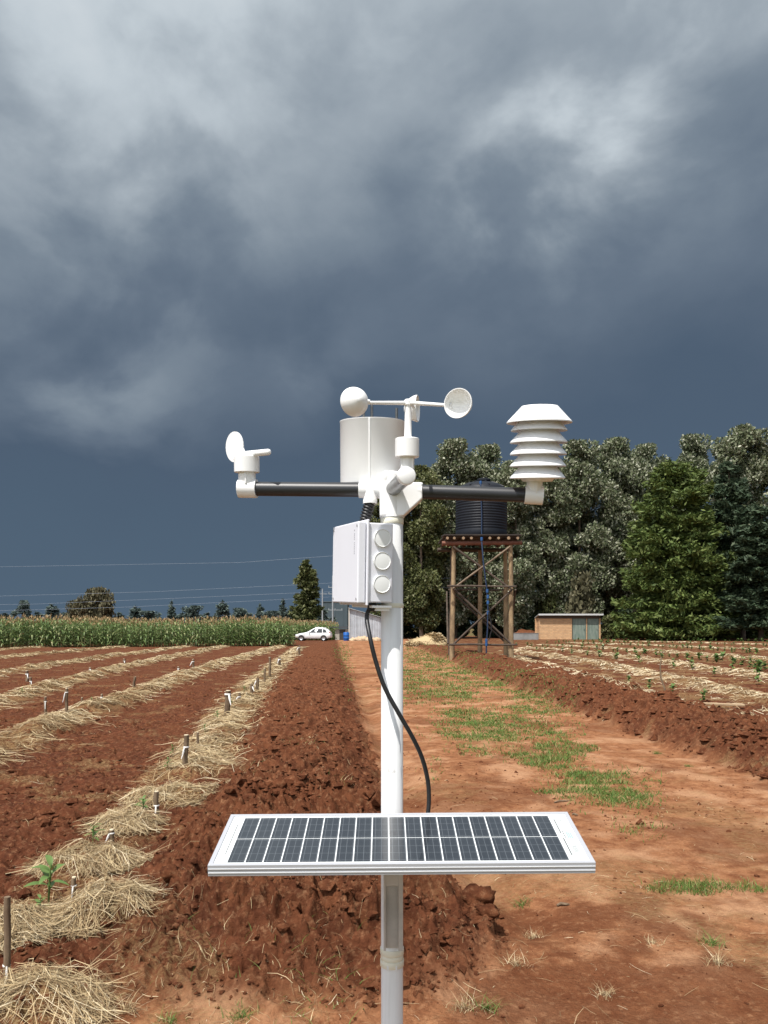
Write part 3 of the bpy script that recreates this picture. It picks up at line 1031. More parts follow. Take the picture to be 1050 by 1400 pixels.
make_stake(9, 1352, 120, 5.5, 'tall bare stake with peeling bark in the nearest straw pile, at the picture edge', 0.30, (0, 0.0), False)
make_stake(101, 1256, 34, 4.0, 'short dark peg wrapped in a hanging white rag, on a combed straw pile', 0.75)
make_stake(153, 1172, 24, 4.0, 'short grey peg behind the wide straw pile, beside a green seedling', 0.85)
make_stake(214, 1116, 36, 4.2, 'peg with a white rag hanging in front, between two small straw piles', 0.55)
make_stake(253, 1068, 38, 4.2, 'stake with a pale cut top behind the twin humped straw pile', 0.62, (-0.06, 0))
make_stake(309, 990, 38, 4.6, 'thick stake with a white tied top on the continuous straw band', 0.88, (-0.12, 0))
make_stake(270, 1033, 17, 2.0, 'thin low peg in the straw in front of the thick white topped stake')
make_stake(344, 958, 15, 2.6, 'first of two short white pegs on the straw band beyond the thick stake', 0.8)
make_stake(352, 952, 17, 2.6, 'second of two short white pegs on the straw band, slightly farther', 0.8)
make_stake(327, 966, 12, 2.4, 'small pale peg low in the straw between the thick stake and the paired pegs', 0.6)
make_stake(362, 938, 20, 1.7, 'thin dark stake just before the tallest far stake on the bank side band', 0)
make_stake(369, 930, 28, 2.0, 'tall thin stake near the far end of the bank side straw band', 0)
make_stake(382, 917, 13, 2.4, 'pale peg at the far end of the bank side straw band', 0.8)
make_stake(409, 900, 11, 1.8, 'last pale peg on the bank side straw band, before the white car', 0.8)
make_stake(91, 986, 36, 2.4, 'tall thin stake with a white rag, on the second straw band', 0.86)
make_stake(62, 995, 26, 2.2, 'shorter dark stake with a white rag, left of the tall ragged one', 0.8)
make_stake(182, 947, 17, 2.2, 'leaning bare stake halfway along the second straw band', 0, (-0.16, 0))
make_stake(264, 917, 15, 1.9, 'small pale peg far along the second straw band', 0.8)
make_stake(244, 921, 8, 1.8, 'tiny peg just left of the small pale peg on the second band', 0.7)
make_stake(139, 965, 11, 1.8, 'low pale peg in the straw between the ragged stakes and the leaning stake', 0.7)
make_stake(112, 975, 9, 1.6, 'low dark peg right of the tall ragged stake')
make_stake(37, 932, 14, 2.4, 'white peg beside a bent twig on the third straw band', 0.7)
make_stake(42, 938, 12, 2.0, 'darker peg just in front of the white peg on the third band', 0.6)
make_stake(170, 912, 9, 1.8, 'small peg far along the third straw band', 0.7)
make_stake(123, 921, 7, 1.6, 'tiny peg midway along the third straw band', 0.7)
# leaning stick of the right hand field
X, Y = gp(910, 955, 0.1)
rt = thing('leaning_stick', 'thin crooked dark stick standing in the seedling field behind the bank', 'stick', (X, Y, lz(X, Y) - 0.05))
m = MB()
hh_ = 62 / F * Y
m.tube([(0, 0, 0), (-0.02 * hh_, 0, hh_ * 0.3), (-0.10 * hh_, 0.02, hh_ * 0.55), (-0.12 * hh_, 0, hh_ * 0.8), (-0.09 * hh_, 0, hh_)], [0.022, 0.02, 0.018, 0.016, 0.012], 7)
m.build('shaft', M_bark, rt)
X, Y = gp(985, 961, 0.1)
pk = MB()
pk.box((0, 0, 0.03), (62 / F * Y, 0.09, 0.035))
o = pk.build('wooden_plank', mat('weathered_plank', (0.42, 0.30, 0.18), 0.85, var=0.3, scale=10, stretch=(1, 8, 8)), bevel=0.004)
o.location = (X, Y, lz(X, Y) + 0.05)
o.rotation_euler = (0.1, 0.03, -0.12)
tag(o, 'pale plank lying on straw in the seedling field behind the bank', 'plank')
for (px, py, L, a, lab) in ((770, 1232, 0.075, 0.1, 'dark broken twig lying on the bare track below the panel end'), (786, 1115, 0.05, -0.5, 'short dark piece of wood on the track just past the panel corner'),
                            (768, 1097, 0.16, 0.35, 'thin dry twig on the track above the panel corner')):
    X, Y = gp(px, py)
    m = MB()
    m.tube([(-L / 2, 0, 0.006), (-L / 6, 0.006, 0.014), (L / 5, -0.003, 0.012), (L / 2, 0.004, 0.007)], [0.006, 0.009, 0.008, 0.004], 7)
    o = m.build('twig', M_bark)
    o.location = (X, Y, lz(X, Y))
    o.rotation_euler = (0, 0, a)
    tag(o, lab, 'twig', group='twigs on the track')


# ------------------------------------------------------------------ seedlings
def leaf_mesh(L, W, droop, fold=0.25):
    k = 6
    m = MB()
    V = []
    for i in range(k):
        q = i / (k - 1)
        ww = W * (math.sin(math.pi * min(1, q * 0.93 + 0.07)) ** 0.8) * 0.5
        z = L * (0.35 * q - droop * q * q)
        V += [(q * L, -ww, z + fold * ww), (q * L, 0, z), (q * L, ww, z + fold * ww)]
    Fc = []
    for i in range(k - 1):
        a = i * 3
        Fc += [(a, a + 1, a + 4, a + 3), (a + 1, a + 2, a + 5, a + 4)]
    m.add(V, Fc, 0, True)
    return m.mesh('leaf', M_sprout, 180)


leafA, leafB = leaf_mesh(0.12, 0.04, 0.45), leaf_mesh(0.10, 0.036, 0.75)
proto = thing('seedling', 'x', 'seedling')
m = MB()
m.tube([(0, 0, -0.02), (0.004, 0.002, 0.07), (-0.003, 0, 0.14), (0, 0, 0.18)], [0.005, 0.0045, 0.0035, 0.002], 6)
m.build('stem', M_sprout, proto)
for k in range(9):
    lf = link('leaf', leafA if k % 2 else leafB, proto)
    lf.location = (0, 0, 0.07 + 0.012 * k)
    lf.rotation_euler = (0, -0.25 - 0.05 * k, k * 2.4 + random.uniform(-0.3, 0.3))
    s = random.uniform(0.75, 1.15) * (1 - 0.035 * k)
    lf.scale = (s, s, s)
PT = tree_of(proto)
near = [(66, 1232, 1.35, 'upright glossy green seedling with drooping leaves beside the white rag peg'), (57, 1252, 0.6, 'small low seedling hidden at the foot of the upright glossy one'),
        (126, 1172, 0.8, 'green seedling on the wide straw pile, left of a short grey peg'), (196, 1108, 0.8, 'yellowish seedling at the foot of the rag peg between small piles'),
        (237, 1033, 0.75, 'seedling on the straw band in front of the pale topped stake'), (228, 1058, 0.7, 'low seedling beside the foot of the pale topped stake'),
        (280, 1005, 0.8, 'seedling in the straw between the pale topped and thick stakes'), (296, 992, 0.85, 'bright seedling at the foot of the thick white topped stake'),
        (316, 968, 0.8, 'seedling just past the thick stake on the straw band'), (334, 955, 0.9, 'seedling in front of the two short white pegs'), (361, 925, 0.9, 'bushy seedling beside the tall thin far stake'),
        (125, 966, 0.7, 'small seedling by the low pale peg of the second straw band'), (31, 952, 0.8, 'seedling in front of the white peg on the third straw band')]
first = True
for (px, py, s, lab) in near:
    X, Y = gp(px, py, 0.08)
    o = proto if first else copy_tree(proto, PT)
    first = False
    o.location = (X, Y, lz(X, Y))
    o.rotation_euler = (random.uniform(-.1, .1), random.uniform(-.1, .1), random.uniform(0, 6))
    o.scale = (s, s, s)
    tag(o, lab, 'seedling', 'seedlings planted along the straw bands')


def far_plant_mesh(seed):
    r2 = np.random.default_rng(seed)
    n = 26
    q, el = r2.uniform(0, 6.28, n), r2.uniform(0.3, 1.2, n)
    L = r2.uniform(0.12, 0.22, n)
    z0 = r2.uniform(0.05, 0.30, n)
    s = np.linspace(0, 1, 3)[None, :]
    d = np.stack([np.cos(q) * np.cos(el), np.sin(q) * np.cos(el), np.sin(el)], -1)
    P = np.stack([np.zeros(n), np.zeros(n), z0], -1)[:, None, :] + d[:, None, :] * (L[:, None] * s)[..., None]
    P[..., 2] -= (0.10 * s ** 2) * np.ones((n, 1))
    sd = np.stack([-np.sin(q), np.cos(q), np.zeros(n)], -1) * 0.032
    V, Q = ribbons(P, sd, [0.5, 1.0, 0.15])
    return np_mesh('seedling', V, Q, M_sprout)


far_meshes = [far_plant_mesh(k) for k in range(4)]
spots = [(921, 911, 1.1), (946, 913, 1.0), (979, 901, 1.1), (1002, 918, 1.15), (1036, 933, 1.2), (977, 921, 0.9), (888, 940, 0.8), (920, 948, 0.75), (962, 954, 0.8), (860, 932, 0.7), (1026, 902, 0.9), (870, 897, 1.0), (905, 900, 0.8)]
one_label = {(1036, 933): 'large leafy seedling nearest the camera in the right hand field, at the picture edge', (888, 940): 'seedling just left of the crooked dark stick, behind the bank',
             (920, 948): 'seedling just right of the crooked dark stick, behind the bank', (962, 954): 'seedling standing right behind the pale plank', (1002, 918): 'tall bushy seedling in the second row above the pale plank',
             (860, 932): 'small seedling on the straw left of the crooked stick, close to the bank'}
ROWN = ['nearest', 'second', 'third', 'farthest', 'bank side']


def far_label(px, row):
    zone = 'before the tower side of the field' if px < 740 else 'in front of the brick hut' if px < 822 else 'in front of the bright cypress' if px < 940 else 'before the dark conifers at the picture edge'
    return ('small leafy green seedling of the %s row, %s' % (ROWN[row], zone), 'seedlings of the %s row %s' % (ROWN[row], zone))


sp_lab = {(921, 911): 'bushy seedling of the open middle row, first before the bright cypress', (946, 913): 'bushy seedling of the open middle row, second before the bright cypress',
          (979, 901): 'tall seedling above the plank, behind the two leafy ones', (1036, 933): 'large leafy seedling nearest the camera at the picture edge of the right field',
          (977, 921): 'low seedling between the plank and the tall bushy seedling', (1026, 902): 'bushy seedling at the picture edge behind the large leafy one',
          (870, 897): 'bushy seedling just behind the crooked dark stick', (905, 900): 'bushy seedling behind the stick, a step farther along its row'}
sp_lab.update(one_label)
for px, py, s in spots:
    X, Y = gp(px, py, 0.08)
    o = link('seedling', random.choice(far_meshes), loc=(X, Y, lz(X, Y)))
    o.scale = (s * 1.15,) * 3
    o.rotation_euler = (0, 0, random.uniform(0, 6))
    tag(o, sp_lab[(px, py)], 'seedling', 'bushy seedlings near the bank')
rows_s = [[(690, 881), (800, 887), (900, 896), (1000, 908), (1080, 921)], [(745, 878.5), (860, 882), (960, 888), (1070, 896)], [(760, 876.5), (900, 879), (1070, 884)], [(850, 874.5), (960, 876), (1070, 878.5)],
          [(720, 886), (800, 895), (880, 908)]]
cnt = [40, 44, 40, 26, 9]
for r, c in zip(rows_s, cnt):
    for i in range(c):
        q = (i + random.uniform(0.1, 0.9)) / c * (len(r) - 1)
        a = int(q)
        px = r[a][0] + (r[a + 1][0] - r[a][0]) * (q - a)
        py = r[a][1] + (r[a + 1][1] - r[a][1]) * (q - a)
        X, Y = gp(px, py, 0.08)
        Y += random.gauss(0, 0.35)
        o = link('seedling', random.choice(far_meshes), loc=(X, Y, lz(X, Y)))
        s = random.uniform(0.9, 1.75)
        o.scale = (s * 1.1, s * 1.1, s * 0.85)
        o.rotation_euler = (0, 0, random.uniform(0, 6))
        lb, gr_ = far_label(px, rows_s.index(r))
        tag(o, lb, 'seedling', gr_)


# ------------------------------------------------------------------ maize
def maize(seed):
    r2 = np.random.default_rng(seed)
    Vs, Qs, Ms, nv = [], [], [], 0
    n = 11
    hgt = np.linspace(0.25, 1.95, n) + r2.normal(0, 0.05, n)
    q = np.arange(n) * math.pi + r2.uniform(0, 6) + r2.normal(0, 0.45, n)
    L = r2.uniform(0.45, 0.8, n) * np.where(hgt > 1.7, 0.75, 1)
    s = np.linspace(0, 1, 5)[None, :]
    rise = r2.uniform(0.3, 0.75, n)[:, None] * L[:, None]
    z = hgt[:, None] + rise * s - (rise * 1.55) * s ** 2.4
    P = np.stack([np.cos(q)[:, None] * L[:, None] * s * 0.85, np.sin(q)[:, None] * L[:, None] * s * 0.85, z], -1)
    sd = np.stack([-np.sin(q), np.cos(q), np.full(n, 0.25)], -1) * 0.05
    for V, Q, mi in ((*ribbons(P, sd, [0.6, 1, 1, 0.7, 0.1]), 0),
                     (*ribbons(np.array([[[0, 0, 0], [0.01, 0, 1.1], [0, 0.01, 2.1]], [[0, 0, 0], [0.01, 0, 1.1], [0, 0.01, 2.1]]], float), np.array([[0.02, 0, 0], [0, 0.02, 0]], float), [1, 0.8, 0.5]), 0)):
        Vs.append(V); Qs.append(Q + nv); Ms.append(np.full(len(Q), mi)); nv += len(V)
    m_ = 6
    q = r2.uniform(0, 6.28, m_)
    e = r2.uniform(0.02, 0.16, m_)
    s = np.linspace(0, 1, 3)[None, :]
    P = np.stack([np.cos(q)[:, None] * e[:, None] * s, np.sin(q)[:, None] * e[:, None] * s, 2.02 + 0.36 * s * np.ones((m_, 1)) - e[:, None] * s ** 2], -1)
    V, Q = ribbons(P, np.stack([-np.sin(q), np.cos(q), np.zeros(m_)], -1) * 0.022, [0.8, 1, 0.5])
    Vs.append(V); Qs.append(Q + nv); Ms.append(np.full(len(Q), 1))
    return np.concatenate(Vs), np.concatenate(Qs), np.concatenate(Ms)


tmpl = [maize(100 + k) for k in range(6)]
front_a, front_b = np.array([-44.0, 57.5]), np.array([-7.2, 66.5])
fd = (front_b - front_a) / np.linalg.norm(front_b - front_a)
fn = np.array([-fd[1], fd[0]])
FL = np.linalg.norm(front_b - front_a)
pos = []
for k in range(6):
    for s in np.arange(0, FL, 0.25):
        pos.append(front_a + fd * (s + random.uniform(-.06, .06)) + fn * (k * 0.72 + random.uniform(-.08, .08)))
for k in range(18):
    for s in np.arange(0, FL + 1.0 * k * 0.1, 0.55):
        pos.append(front_a + fd * (s + random.uniform(-.2, .2)) + fn * (4.6 + k * 1.5 + random.uniform(-.2, .2)))
pos = [p for p in pos if p[0] < -0.1175 * p[1] or p[1] > 97]
for yv in np.arange(97.5, 112, 0.75):
    for xv in np.arange(-16, -6.4, 0.3):
        pos.append(np.array([xv + random.uniform(-.1, .1), yv + random.uniform(-.1, .1)]))
Vs, Qs, Ms, nv = [], [], [], 0
for (x, y) in pos:
    V, Q, Mi = tmpl[random.randrange(6)]
    a = random.uniform(0, 6.28)
    s = random.uniform(0.84, 1.13) * (1 + 0.05 * math.sin(x * 0.4))
    c_, s2 = math.cos(a) * s, math.sin(a) * s
    Vs.append(np.stack([V[:, 0] * c_ - V[:, 1] * s2 + x, V[:, 0] * s2 + V[:, 1] * c_ + y, V[:, 2] * s], -1))
    Qs.append(Q + nv)
    Ms.append(Mi)
    nv += len(V)
tag(link('maize_crop', np_mesh('maize_crop', np.concatenate(Vs), np.concatenate(Qs), [M_corn, M_tassel], mat_idx=np.concatenate(Ms))),
    'dense field of tall green maize with brown tassels', 'maize', kind='stuff')


# ------------------------------------------------------------------ trees
def leafmat(name, stops, tr_=0.18):
    return mat(name, stops[0][1], 0.6, spec=0.25, trans=tr_, island=stops)


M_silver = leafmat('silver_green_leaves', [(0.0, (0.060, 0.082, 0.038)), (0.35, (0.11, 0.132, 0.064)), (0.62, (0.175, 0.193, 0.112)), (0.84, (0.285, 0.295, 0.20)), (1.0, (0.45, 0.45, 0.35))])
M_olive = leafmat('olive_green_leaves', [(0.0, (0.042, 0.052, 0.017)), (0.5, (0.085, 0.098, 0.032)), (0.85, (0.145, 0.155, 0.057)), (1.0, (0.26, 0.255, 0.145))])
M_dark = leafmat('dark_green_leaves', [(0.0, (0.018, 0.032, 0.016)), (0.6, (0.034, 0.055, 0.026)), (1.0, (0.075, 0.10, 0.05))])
M_cyp = leafmat('cypress_foliage', [(0.0, (0.045, 0.074, 0.018)), (0.5, (0.092, 0.130, 0.032)), (1.0, (0.165, 0.20, 0.06))])
M_blue = leafmat('blue_green_foliage', [(0.0, (0.026, 0.046, 0.026)), (0.6, (0.052, 0.080, 0.042)), (1.0, (0.10, 0.13, 0.075))])
M_brownleaf = leafmat('brownish_leaves', [(0.0, (0.065, 0.062, 0.034)), (0.6, (0.125, 0.115, 0.062)), (1.0, (0.20, 0.18, 0.11))])
M_trunk = mat('tree_bark', (0.10, 0.075, 0.05), 0.9, var=0.4, scale=4)
M_trunk_pale = mat('pale_bark', (0.26, 0.20, 0.14), 0.85, var=0.35, scale=3)


def leaf_quads(C, size, r2, elong=1.6, flat=0.0, outdir=None):
    n = len(C)
    a = r2.normal(0, 1, (n, 3))
    if outdir is not None:
        a = outdir + a * 0.55
    a[:, 2] *= (1 - flat)
    a /= np.linalg.norm(a, axis=1, keepdims=True)
    b = np.cross(a, r2.normal(0, 1, (n, 3)) * np.array([1, 1, 1 + 3 * flat]))
    b /= np.linalg.norm(b, axis=1, keepdims=True)
    a *= (size * elong)[:, None] * 0.5
    b *= size[:, None] * 0.5
    V = np.stack([C - a, C - a * 0.1 + b, C + a, C - a * 0.1 - b], 1).reshape(-1, 3)
    return V, np.arange(n * 4).reshape(n, 4)


def trunk_mb(h, r, r2, limbs=9, spread=0.3, lo=0.3):
    m = MB()
    pts = [(r2.normal(0, 0.012) * h * q, r2.normal(0, 0.012) * h * q, h * q) for q in np.linspace(0, 0.95, 7)]
    m.tube(pts, [r * (1.25 - 1.1 * q) for q in np.linspace(0, 1, 7)], 8)
    for k in range(limbs):
        q = lo + (0.9 - lo) * k / limbs
        i = min(5, int(q * 7))
        p = Vector(pts[i])
        a = r2.uniform(0, 6.28)
        L = h * spread * (1.1 - q * 0.7)
        e = p + Vector((math.cos(a) * L, math.sin(a) * L, L * r2.uniform(0.3, 0.9)))
        mid = (p + e) / 2 + Vector((0, 0, -L * 0.08))
        m.tube([p, mid, e], [r * 0.4 * (1.1 - q), r * 0.28 * (1.1 - q), r * 0.1], 6)
    return m


def broad_crown(h, wid, seed, n, lo=0.18, leaf=0.34, lobes=55, shape=1.0, mt=None):
    """many small leaf faces gathered in clumps through an uneven envelope"""
    r2 = np.random.default_rng(seed)
    cl = []
    while len(cl) < lobes:
        zq = r2.random()
        prof = max(0.12, 1 - abs((zq - 0.48) / 0.55) ** 2.4) ** 0.55 * (1.0 if zq > 0.25 else 0.75 + zq)
        a = r2.uniform(0, 6.28)
        rr = wid / 2 * prof * (0.35 + 0.65 * math.sqrt(r2.random())) * (0.8 + 0.35 * math.sin(a * 3 + seed))
        cl.append((math.cos(a) * rr, math.sin(a) * rr, h * (lo + (1 - lo) * zq), r2.uniform(0.07, 0.14) * wid + 0.25))
    cl = np.array(cl)
    idx = r2.integers(0, len(cl), n)
    d = r2.normal(0, 1, (n, 3))
    d /= np.linalg.norm(d, axis=1, keepdims=True)
    rad = cl[idx, 3] * (0.35 + 0.75 * r2.random(n) ** 0.6)
    C = cl[idx, :3] + d * rad[:, None] * np.array([1, 1, 0.85])
    C[:, 2] = np.clip(C[:, 2], 0.3, h * 1.02)
    V, Q = leaf_quads(C, leaf * r2.uniform(0.6, 1.35, n), r2, 1.7, outdir=d * 0.7)
    return np_mesh('crown', V, Q, mt)


def conifer_crown(h, wid, seed, n, lo=0.06, leaf=0.3, mt=None, power=0.8, droop=0.25, nb_=0):
    r2 = np.random.default_rng(seed)
    nb = nb_ or max(40, int(h * 11))
    zq = r2.random(nb) ** 1.15
    zb = h * (lo + (0.985 - lo) * zq)
    L = wid / 2 * (1 - zq) ** power * r2.uniform(0.62, 1.15, nb) + 0.18
    a = r2.uniform(0, 6.28, nb)
    zb = zb + 0.0
    idx = r2.choice(nb, n, p=(L + 0.3) / (L + 0.3).sum())
    s = r2.random(n) ** 0.65
    l = L[idx] * s
    side_ = r2.normal(0, 0.20, n) * (L[idx] * (1.1 - s) + 0.4)
    x = np.cos(a[idx]) * l - np.sin(a[idx]) * side_
    y = np.sin(a[idx]) * l + np.cos(a[idx]) * side_
    z = zb[idx] - droop * l + 0.42 * droop * l * s * s * 2 + r2.normal(0, 0.08 + 0.010 * wid, n)
    od = np.stack([np.cos(a[idx]), np.sin(a[idx]), r2.normal(0.05, 0.2, n)], -1)
    V, Q = leaf_quads(np.stack([x, y, z], -1), leaf * r2.uniform(0.6, 1.3, n), r2, 3.0, outdir=od, flat=0.25)
    return np_mesh('crown', V, Q, mt)


def plant_tree(name, label, cat, px, py_base, dist, h, crown, bark, r, group=None, scale=(1, 1, 1), limbs=9, spread=0.3, lo=0.3, sd=1):
    X = (px - CX) / F * dist
    root = thing(name, label, cat, (X, dist, -0.05), random.uniform(0, 6.28), group)
    root.scale = scale
    if r > 0:
        trunk_mb(h, r, np.random.default_rng(sd), limbs, spread, lo).build('trunk', bark, root)
    link('crown', crown, root)
    return root


def tz(py, d):
    return CH + (HY - py) / F * d


silver = [broad_crown(20, 7.6, 200 + k, 44000, 0.10, 0.20, 120, 0.9, M_silver) for k in range(3)]
olive = [broad_crown(20, 8.0, 220 + k, 36000, 0.08, 0.21, 110, 0.95, M_olive) for k in range(2)]
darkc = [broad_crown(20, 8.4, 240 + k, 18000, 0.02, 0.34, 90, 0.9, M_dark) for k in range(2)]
GR = 'tall trees of the shelter belt'
belt = [  # px, top row, dist, width m, crown, label
    (532, 668, 112, 7.0, olive[0], 'olive green tree at the end of the belt, mostly behind the white pole'),
    (576, 640, 108, 7.4, olive[1], 'bushy olive tree between the pole and the water tower, pale thin trunks at its foot'),
    (622, 610, 114, 8.4, silver[0], 'tall pale crowned tree rising directly behind the black tank'),
    (664, 616, 117, 8.0, silver[1], 'tall silver tree peeking above the tank on its shield side'),
    (704, 636, 110, 7.4, silver[2], 'silver leaved tree between the tank and the louvred shield'),
    (748, 632, 115, 7.6, silver[0], 'silver leaved tree behind the louvred shield'),
    (792, 610, 112, 8.0, silver[1], 'tall silver tree just right of the louvred shield'),
    (842, 606, 116, 8.4, silver[2], 'wide silver topped tree above the brick hut'),
    (884, 616, 122, 8.0, silver[0], 'silver topped tree rising behind the bright green cypress'),
    (948, 602, 124, 7.4, silver[1], 'pale topped tree between the cypress and the tallest tree'),
    (1016, 590, 106, 8.2, silver[2], 'tallest silver green tree near the picture edge'),
    (1062, 612, 110, 8.0, olive[0], 'olive tree cut by the picture edge beyond the tallest one'),
    (1120, 610, 114, 9.0, silver[0], 'silver tree outside the belt end, past the picture edge'),
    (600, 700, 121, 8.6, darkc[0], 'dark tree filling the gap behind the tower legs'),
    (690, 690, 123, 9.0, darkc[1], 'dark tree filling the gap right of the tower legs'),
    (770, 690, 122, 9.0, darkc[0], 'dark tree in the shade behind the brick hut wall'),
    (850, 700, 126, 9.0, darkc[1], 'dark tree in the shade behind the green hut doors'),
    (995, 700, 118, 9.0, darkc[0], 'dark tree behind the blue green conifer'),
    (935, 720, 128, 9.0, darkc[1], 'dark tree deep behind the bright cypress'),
]
for i, (px, ty, d, wd, cr, lab) in enumerate(belt):
    hgt = tz(ty, d)
    base_w = 7.6 if cr in silver else 8.0 if cr in olive else 8.4
    s = wd / base_w * 1.22
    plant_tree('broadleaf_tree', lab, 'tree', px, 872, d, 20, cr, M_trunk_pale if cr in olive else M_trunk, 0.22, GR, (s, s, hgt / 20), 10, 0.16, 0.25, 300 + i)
cyp = conifer_crown(20, 15.5, 401, 56000, 0.03, 0.24, M_cyp, 0.32, 0.12, 320)
plant_tree('cypress_tree', 'broad bright green cypress with feathery layered boughs in front of the belt', 'tree', 924, 872, 98, 20, cyp, M_trunk, 0.3, GR, (0.97, 0.97, tz(630, 98) / 20), 0, 0.2, 0.3, 5)
blu = conifer_crown(20, 11.0, 402, 34000, 0.12, 0.26, M_blue, 0.5, 0.26, 200)
plant_tree('cypress_tree', 'blue green conifer with drooping boughs beside the bright cypress', 'tree', 996, 872, 99, 20, blu, M_trunk, 0.26, GR, (0.95, 0.95, tz(628, 99) / 20), 0, 0.2, 0.3, 6)
plant_tree('cypress_tree', 'drooping dark conifer with bare lower trunk at the picture edge', 'tree', 1040, 872, 92, 20, blu, M_trunk, 0.26, GR, (1.0, 1.0, tz(690, 92) / 20), 0, 0.2, 0.3, 7)
# understorey bushes
bush = [broad_crown(4, 5.2, 260 + k, 5200, 0.0, 0.26, 40, 0.75, mt) for k, mt in enumerate((M_olive, M_dark, M_brownleaf, M_cyp))]
for i, (px, ty, d, wd, b, lab) in enumerate((
        (716, 838, 112, 5.0, 1, 'dark bush between the tower and the brick hut'), (560, 838, 116, 5.0, 1, 'dark bush at the foot of the belt beside the pole'),
        (620, 834, 118, 6.0, 1, 'dark undergrowth bush seen between the tower legs'), (668, 836, 118, 6.0, 1, 'dark undergrowth bush right behind the tower'),
        (794, 786, 111, 6.4, 2, 'tall brownish bush rising behind the hut roof'), (752, 812, 113, 5.0, 0, 'olive bush behind the brick end of the hut'),
        (838, 842, 104, 3.4, 0, 'olive bush against the door end of the hut'), (866, 832, 107, 5.0, 1, 'dark bush between the hut and the bright cypress'),
        (900, 812, 103, 5.6, 2, 'brown green bush under the bright cypress'), (940, 838, 102, 5.0, 1, 'dark bush under the gap between the two conifers'),
        (985, 836, 112, 6.0, 3, 'bright green bush lit behind the dark trunks near the picture edge'), (1030, 838, 112, 6.0, 3, 'bright green bush at the picture edge behind the trunks'),
        (1065, 836, 114, 6.0, 1, 'dark bush past the picture edge'), (690, 845, 121, 6.0, 1, 'low dark bush behind the grey trough'))):
    hgt = tz(ty, d)
    plant_tree('bush', lab, 'bush', px, 872, d, 4, bush[b], M_trunk, 0.06, 'undergrowth bushes below the tall trees', (wd / 5.2, wd / 5.2, hgt / 4), 6, 0.4, 0.1, 500 + i)
# tall eucalyptus beyond the maize
euc = conifer_crown(10.5, 4.9, 280, 15000, 0.04, 0.24, M_olive, 0.42, 0.05, 150)
plant_tree('eucalyptus_tree', 'tall lone dark olive tree standing behind the end of the maize', 'tree', 419, 865, 112, 10.5, euc, M_trunk, 0.2, None, (1.0, 1.0, tz(764, 112) / 10.5), 9, 0.15, 0.15, 9)
rnd = broad_crown(5, 6.5, 281, 5000, 0.12, 0.30, 36, 0.6, M_brownleaf)
plant_tree('round_tree', 'rounded brownish tree rising above the maize', 'tree', 134, 860, 150, 5, rnd, M_trunk, 0.15, None, (1.0, 1.0, tz(806, 150) / 5), 8, 0.3, 0.15, 10)
plant_tree('round_tree', 'lower brownish bushy tree joined to the left of the rounded one', 'tree', 108, 860, 152, 5, rnd, M_trunk, 0.15, None, (0.8, 0.8, tz(822, 152) / 5), 8, 0.3, 0.15, 11)
M_far = leafmat('haze_tinted_leaves', [(0.0, (0.065, 0.094, 0.086)), (0.6, (0.105, 0.14, 0.122)), (1.0, (0.15, 0.185, 0.155))])  # distance haze put into the leaf colour, paler and bluer
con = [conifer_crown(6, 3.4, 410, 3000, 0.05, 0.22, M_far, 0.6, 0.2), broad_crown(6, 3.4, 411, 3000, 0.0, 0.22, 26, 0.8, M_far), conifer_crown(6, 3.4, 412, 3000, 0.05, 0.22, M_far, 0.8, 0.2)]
cl_ = sorted(((4, 838, 6.0), (30, 822, 3.4), (50, 836, 6.0), (72, 826, 4.6), (90, 838, 5.6), (162, 837, 5.6), (186, 829, 4.4), (206, 836, 5.0), (235, 821, 3.0), (250, 838, 5.2), (266, 829, 4.4), (284, 837, 5.6),
               (304, 822, 4.6), (324, 832, 4.6), (340, 838, 5.6), (356, 826, 3.0), (370, 836, 5.0), (387, 819, 3.2), (398, 831, 4.6), (442, 834, 4.4)))
NTH = ['first', 'second', 'third', 'fourth', 'fifth', 'sixth', 'seventh', 'eighth', 'ninth', 'tenth', 'eleventh', 'twelfth', 'thirteenth', 'fourteenth', 'fifteenth']
lft = [c for c in cl_ if c[0] < 110]
rgt = [c for c in cl_ if c[0] >= 110]
for i, (px, ty, wd) in enumerate(cl_):
    d = 150 + (i * 7 % 16)
    hgt = tz(ty, d)
    kind_ = 'pointed' if wd < 3.5 else 'bushy'
    if px < 110:
        lab = '%s small tree behind the maize counting from the picture edge, %s' % (NTH[lft.index((px, ty, wd))], kind_)
    else:
        lab = '%s small tree behind the maize past the rounded brownish tree, %s' % (NTH[rgt.index((px, ty, wd))], kind_)
    plant_tree('young_conifer', lab, 'tree', px, 860, d, 6, con[i % 3], M_trunk, 0.08, 'small conifers beyond the maize', (wd / 3.0, wd / 3.0, hgt / 6), 0, 0.2, 0.3, 600 + i)

# ------------------------------------------------------------------ sheds, hut, far building
M_corr = mat('galvanised_sheet', (0.46, 0.49, 0.52), 0.5, var=0.18, scale=1.2, metal=0.2)
M_corr2 = mat('grey_roof_sheet', (0.42, 0.43, 0.42), 0.55, var=0.15, scale=2, metal=0.1)


def corrugated(x0, x1, y, zb, ztl, ztr, pitch=0.2, amp=0.022, M=None):
    """one ribbed sheet standing in the xz plane, with a little depth"""
    n = int((x1 - x0) / pitch * 4)
    V, Fc = [], []
    for i in range(n + 1):
        q = i / n
        x = x0 + (x1 - x0) * q
        o_ = amp * math.sin(2 * math.pi * i / 4)
        zt = ztl + (ztr - ztl) * q
        V += [(x, y + o_, zb), (x, y + o_, zt), (x, y + o_ + 0.02, zb), (x, y + o_ + 0.02, zt)]
    for i in range(n):
        a, b = i * 4, i * 4 + 4
        Fc += [(a, b, b + 1, a + 1), (a + 2, a + 3, b + 3, b + 2), (a + 1, b + 1, b + 3, a + 3)]
    m = MB()
    m.add(V, Fc, 0, True)
    return m


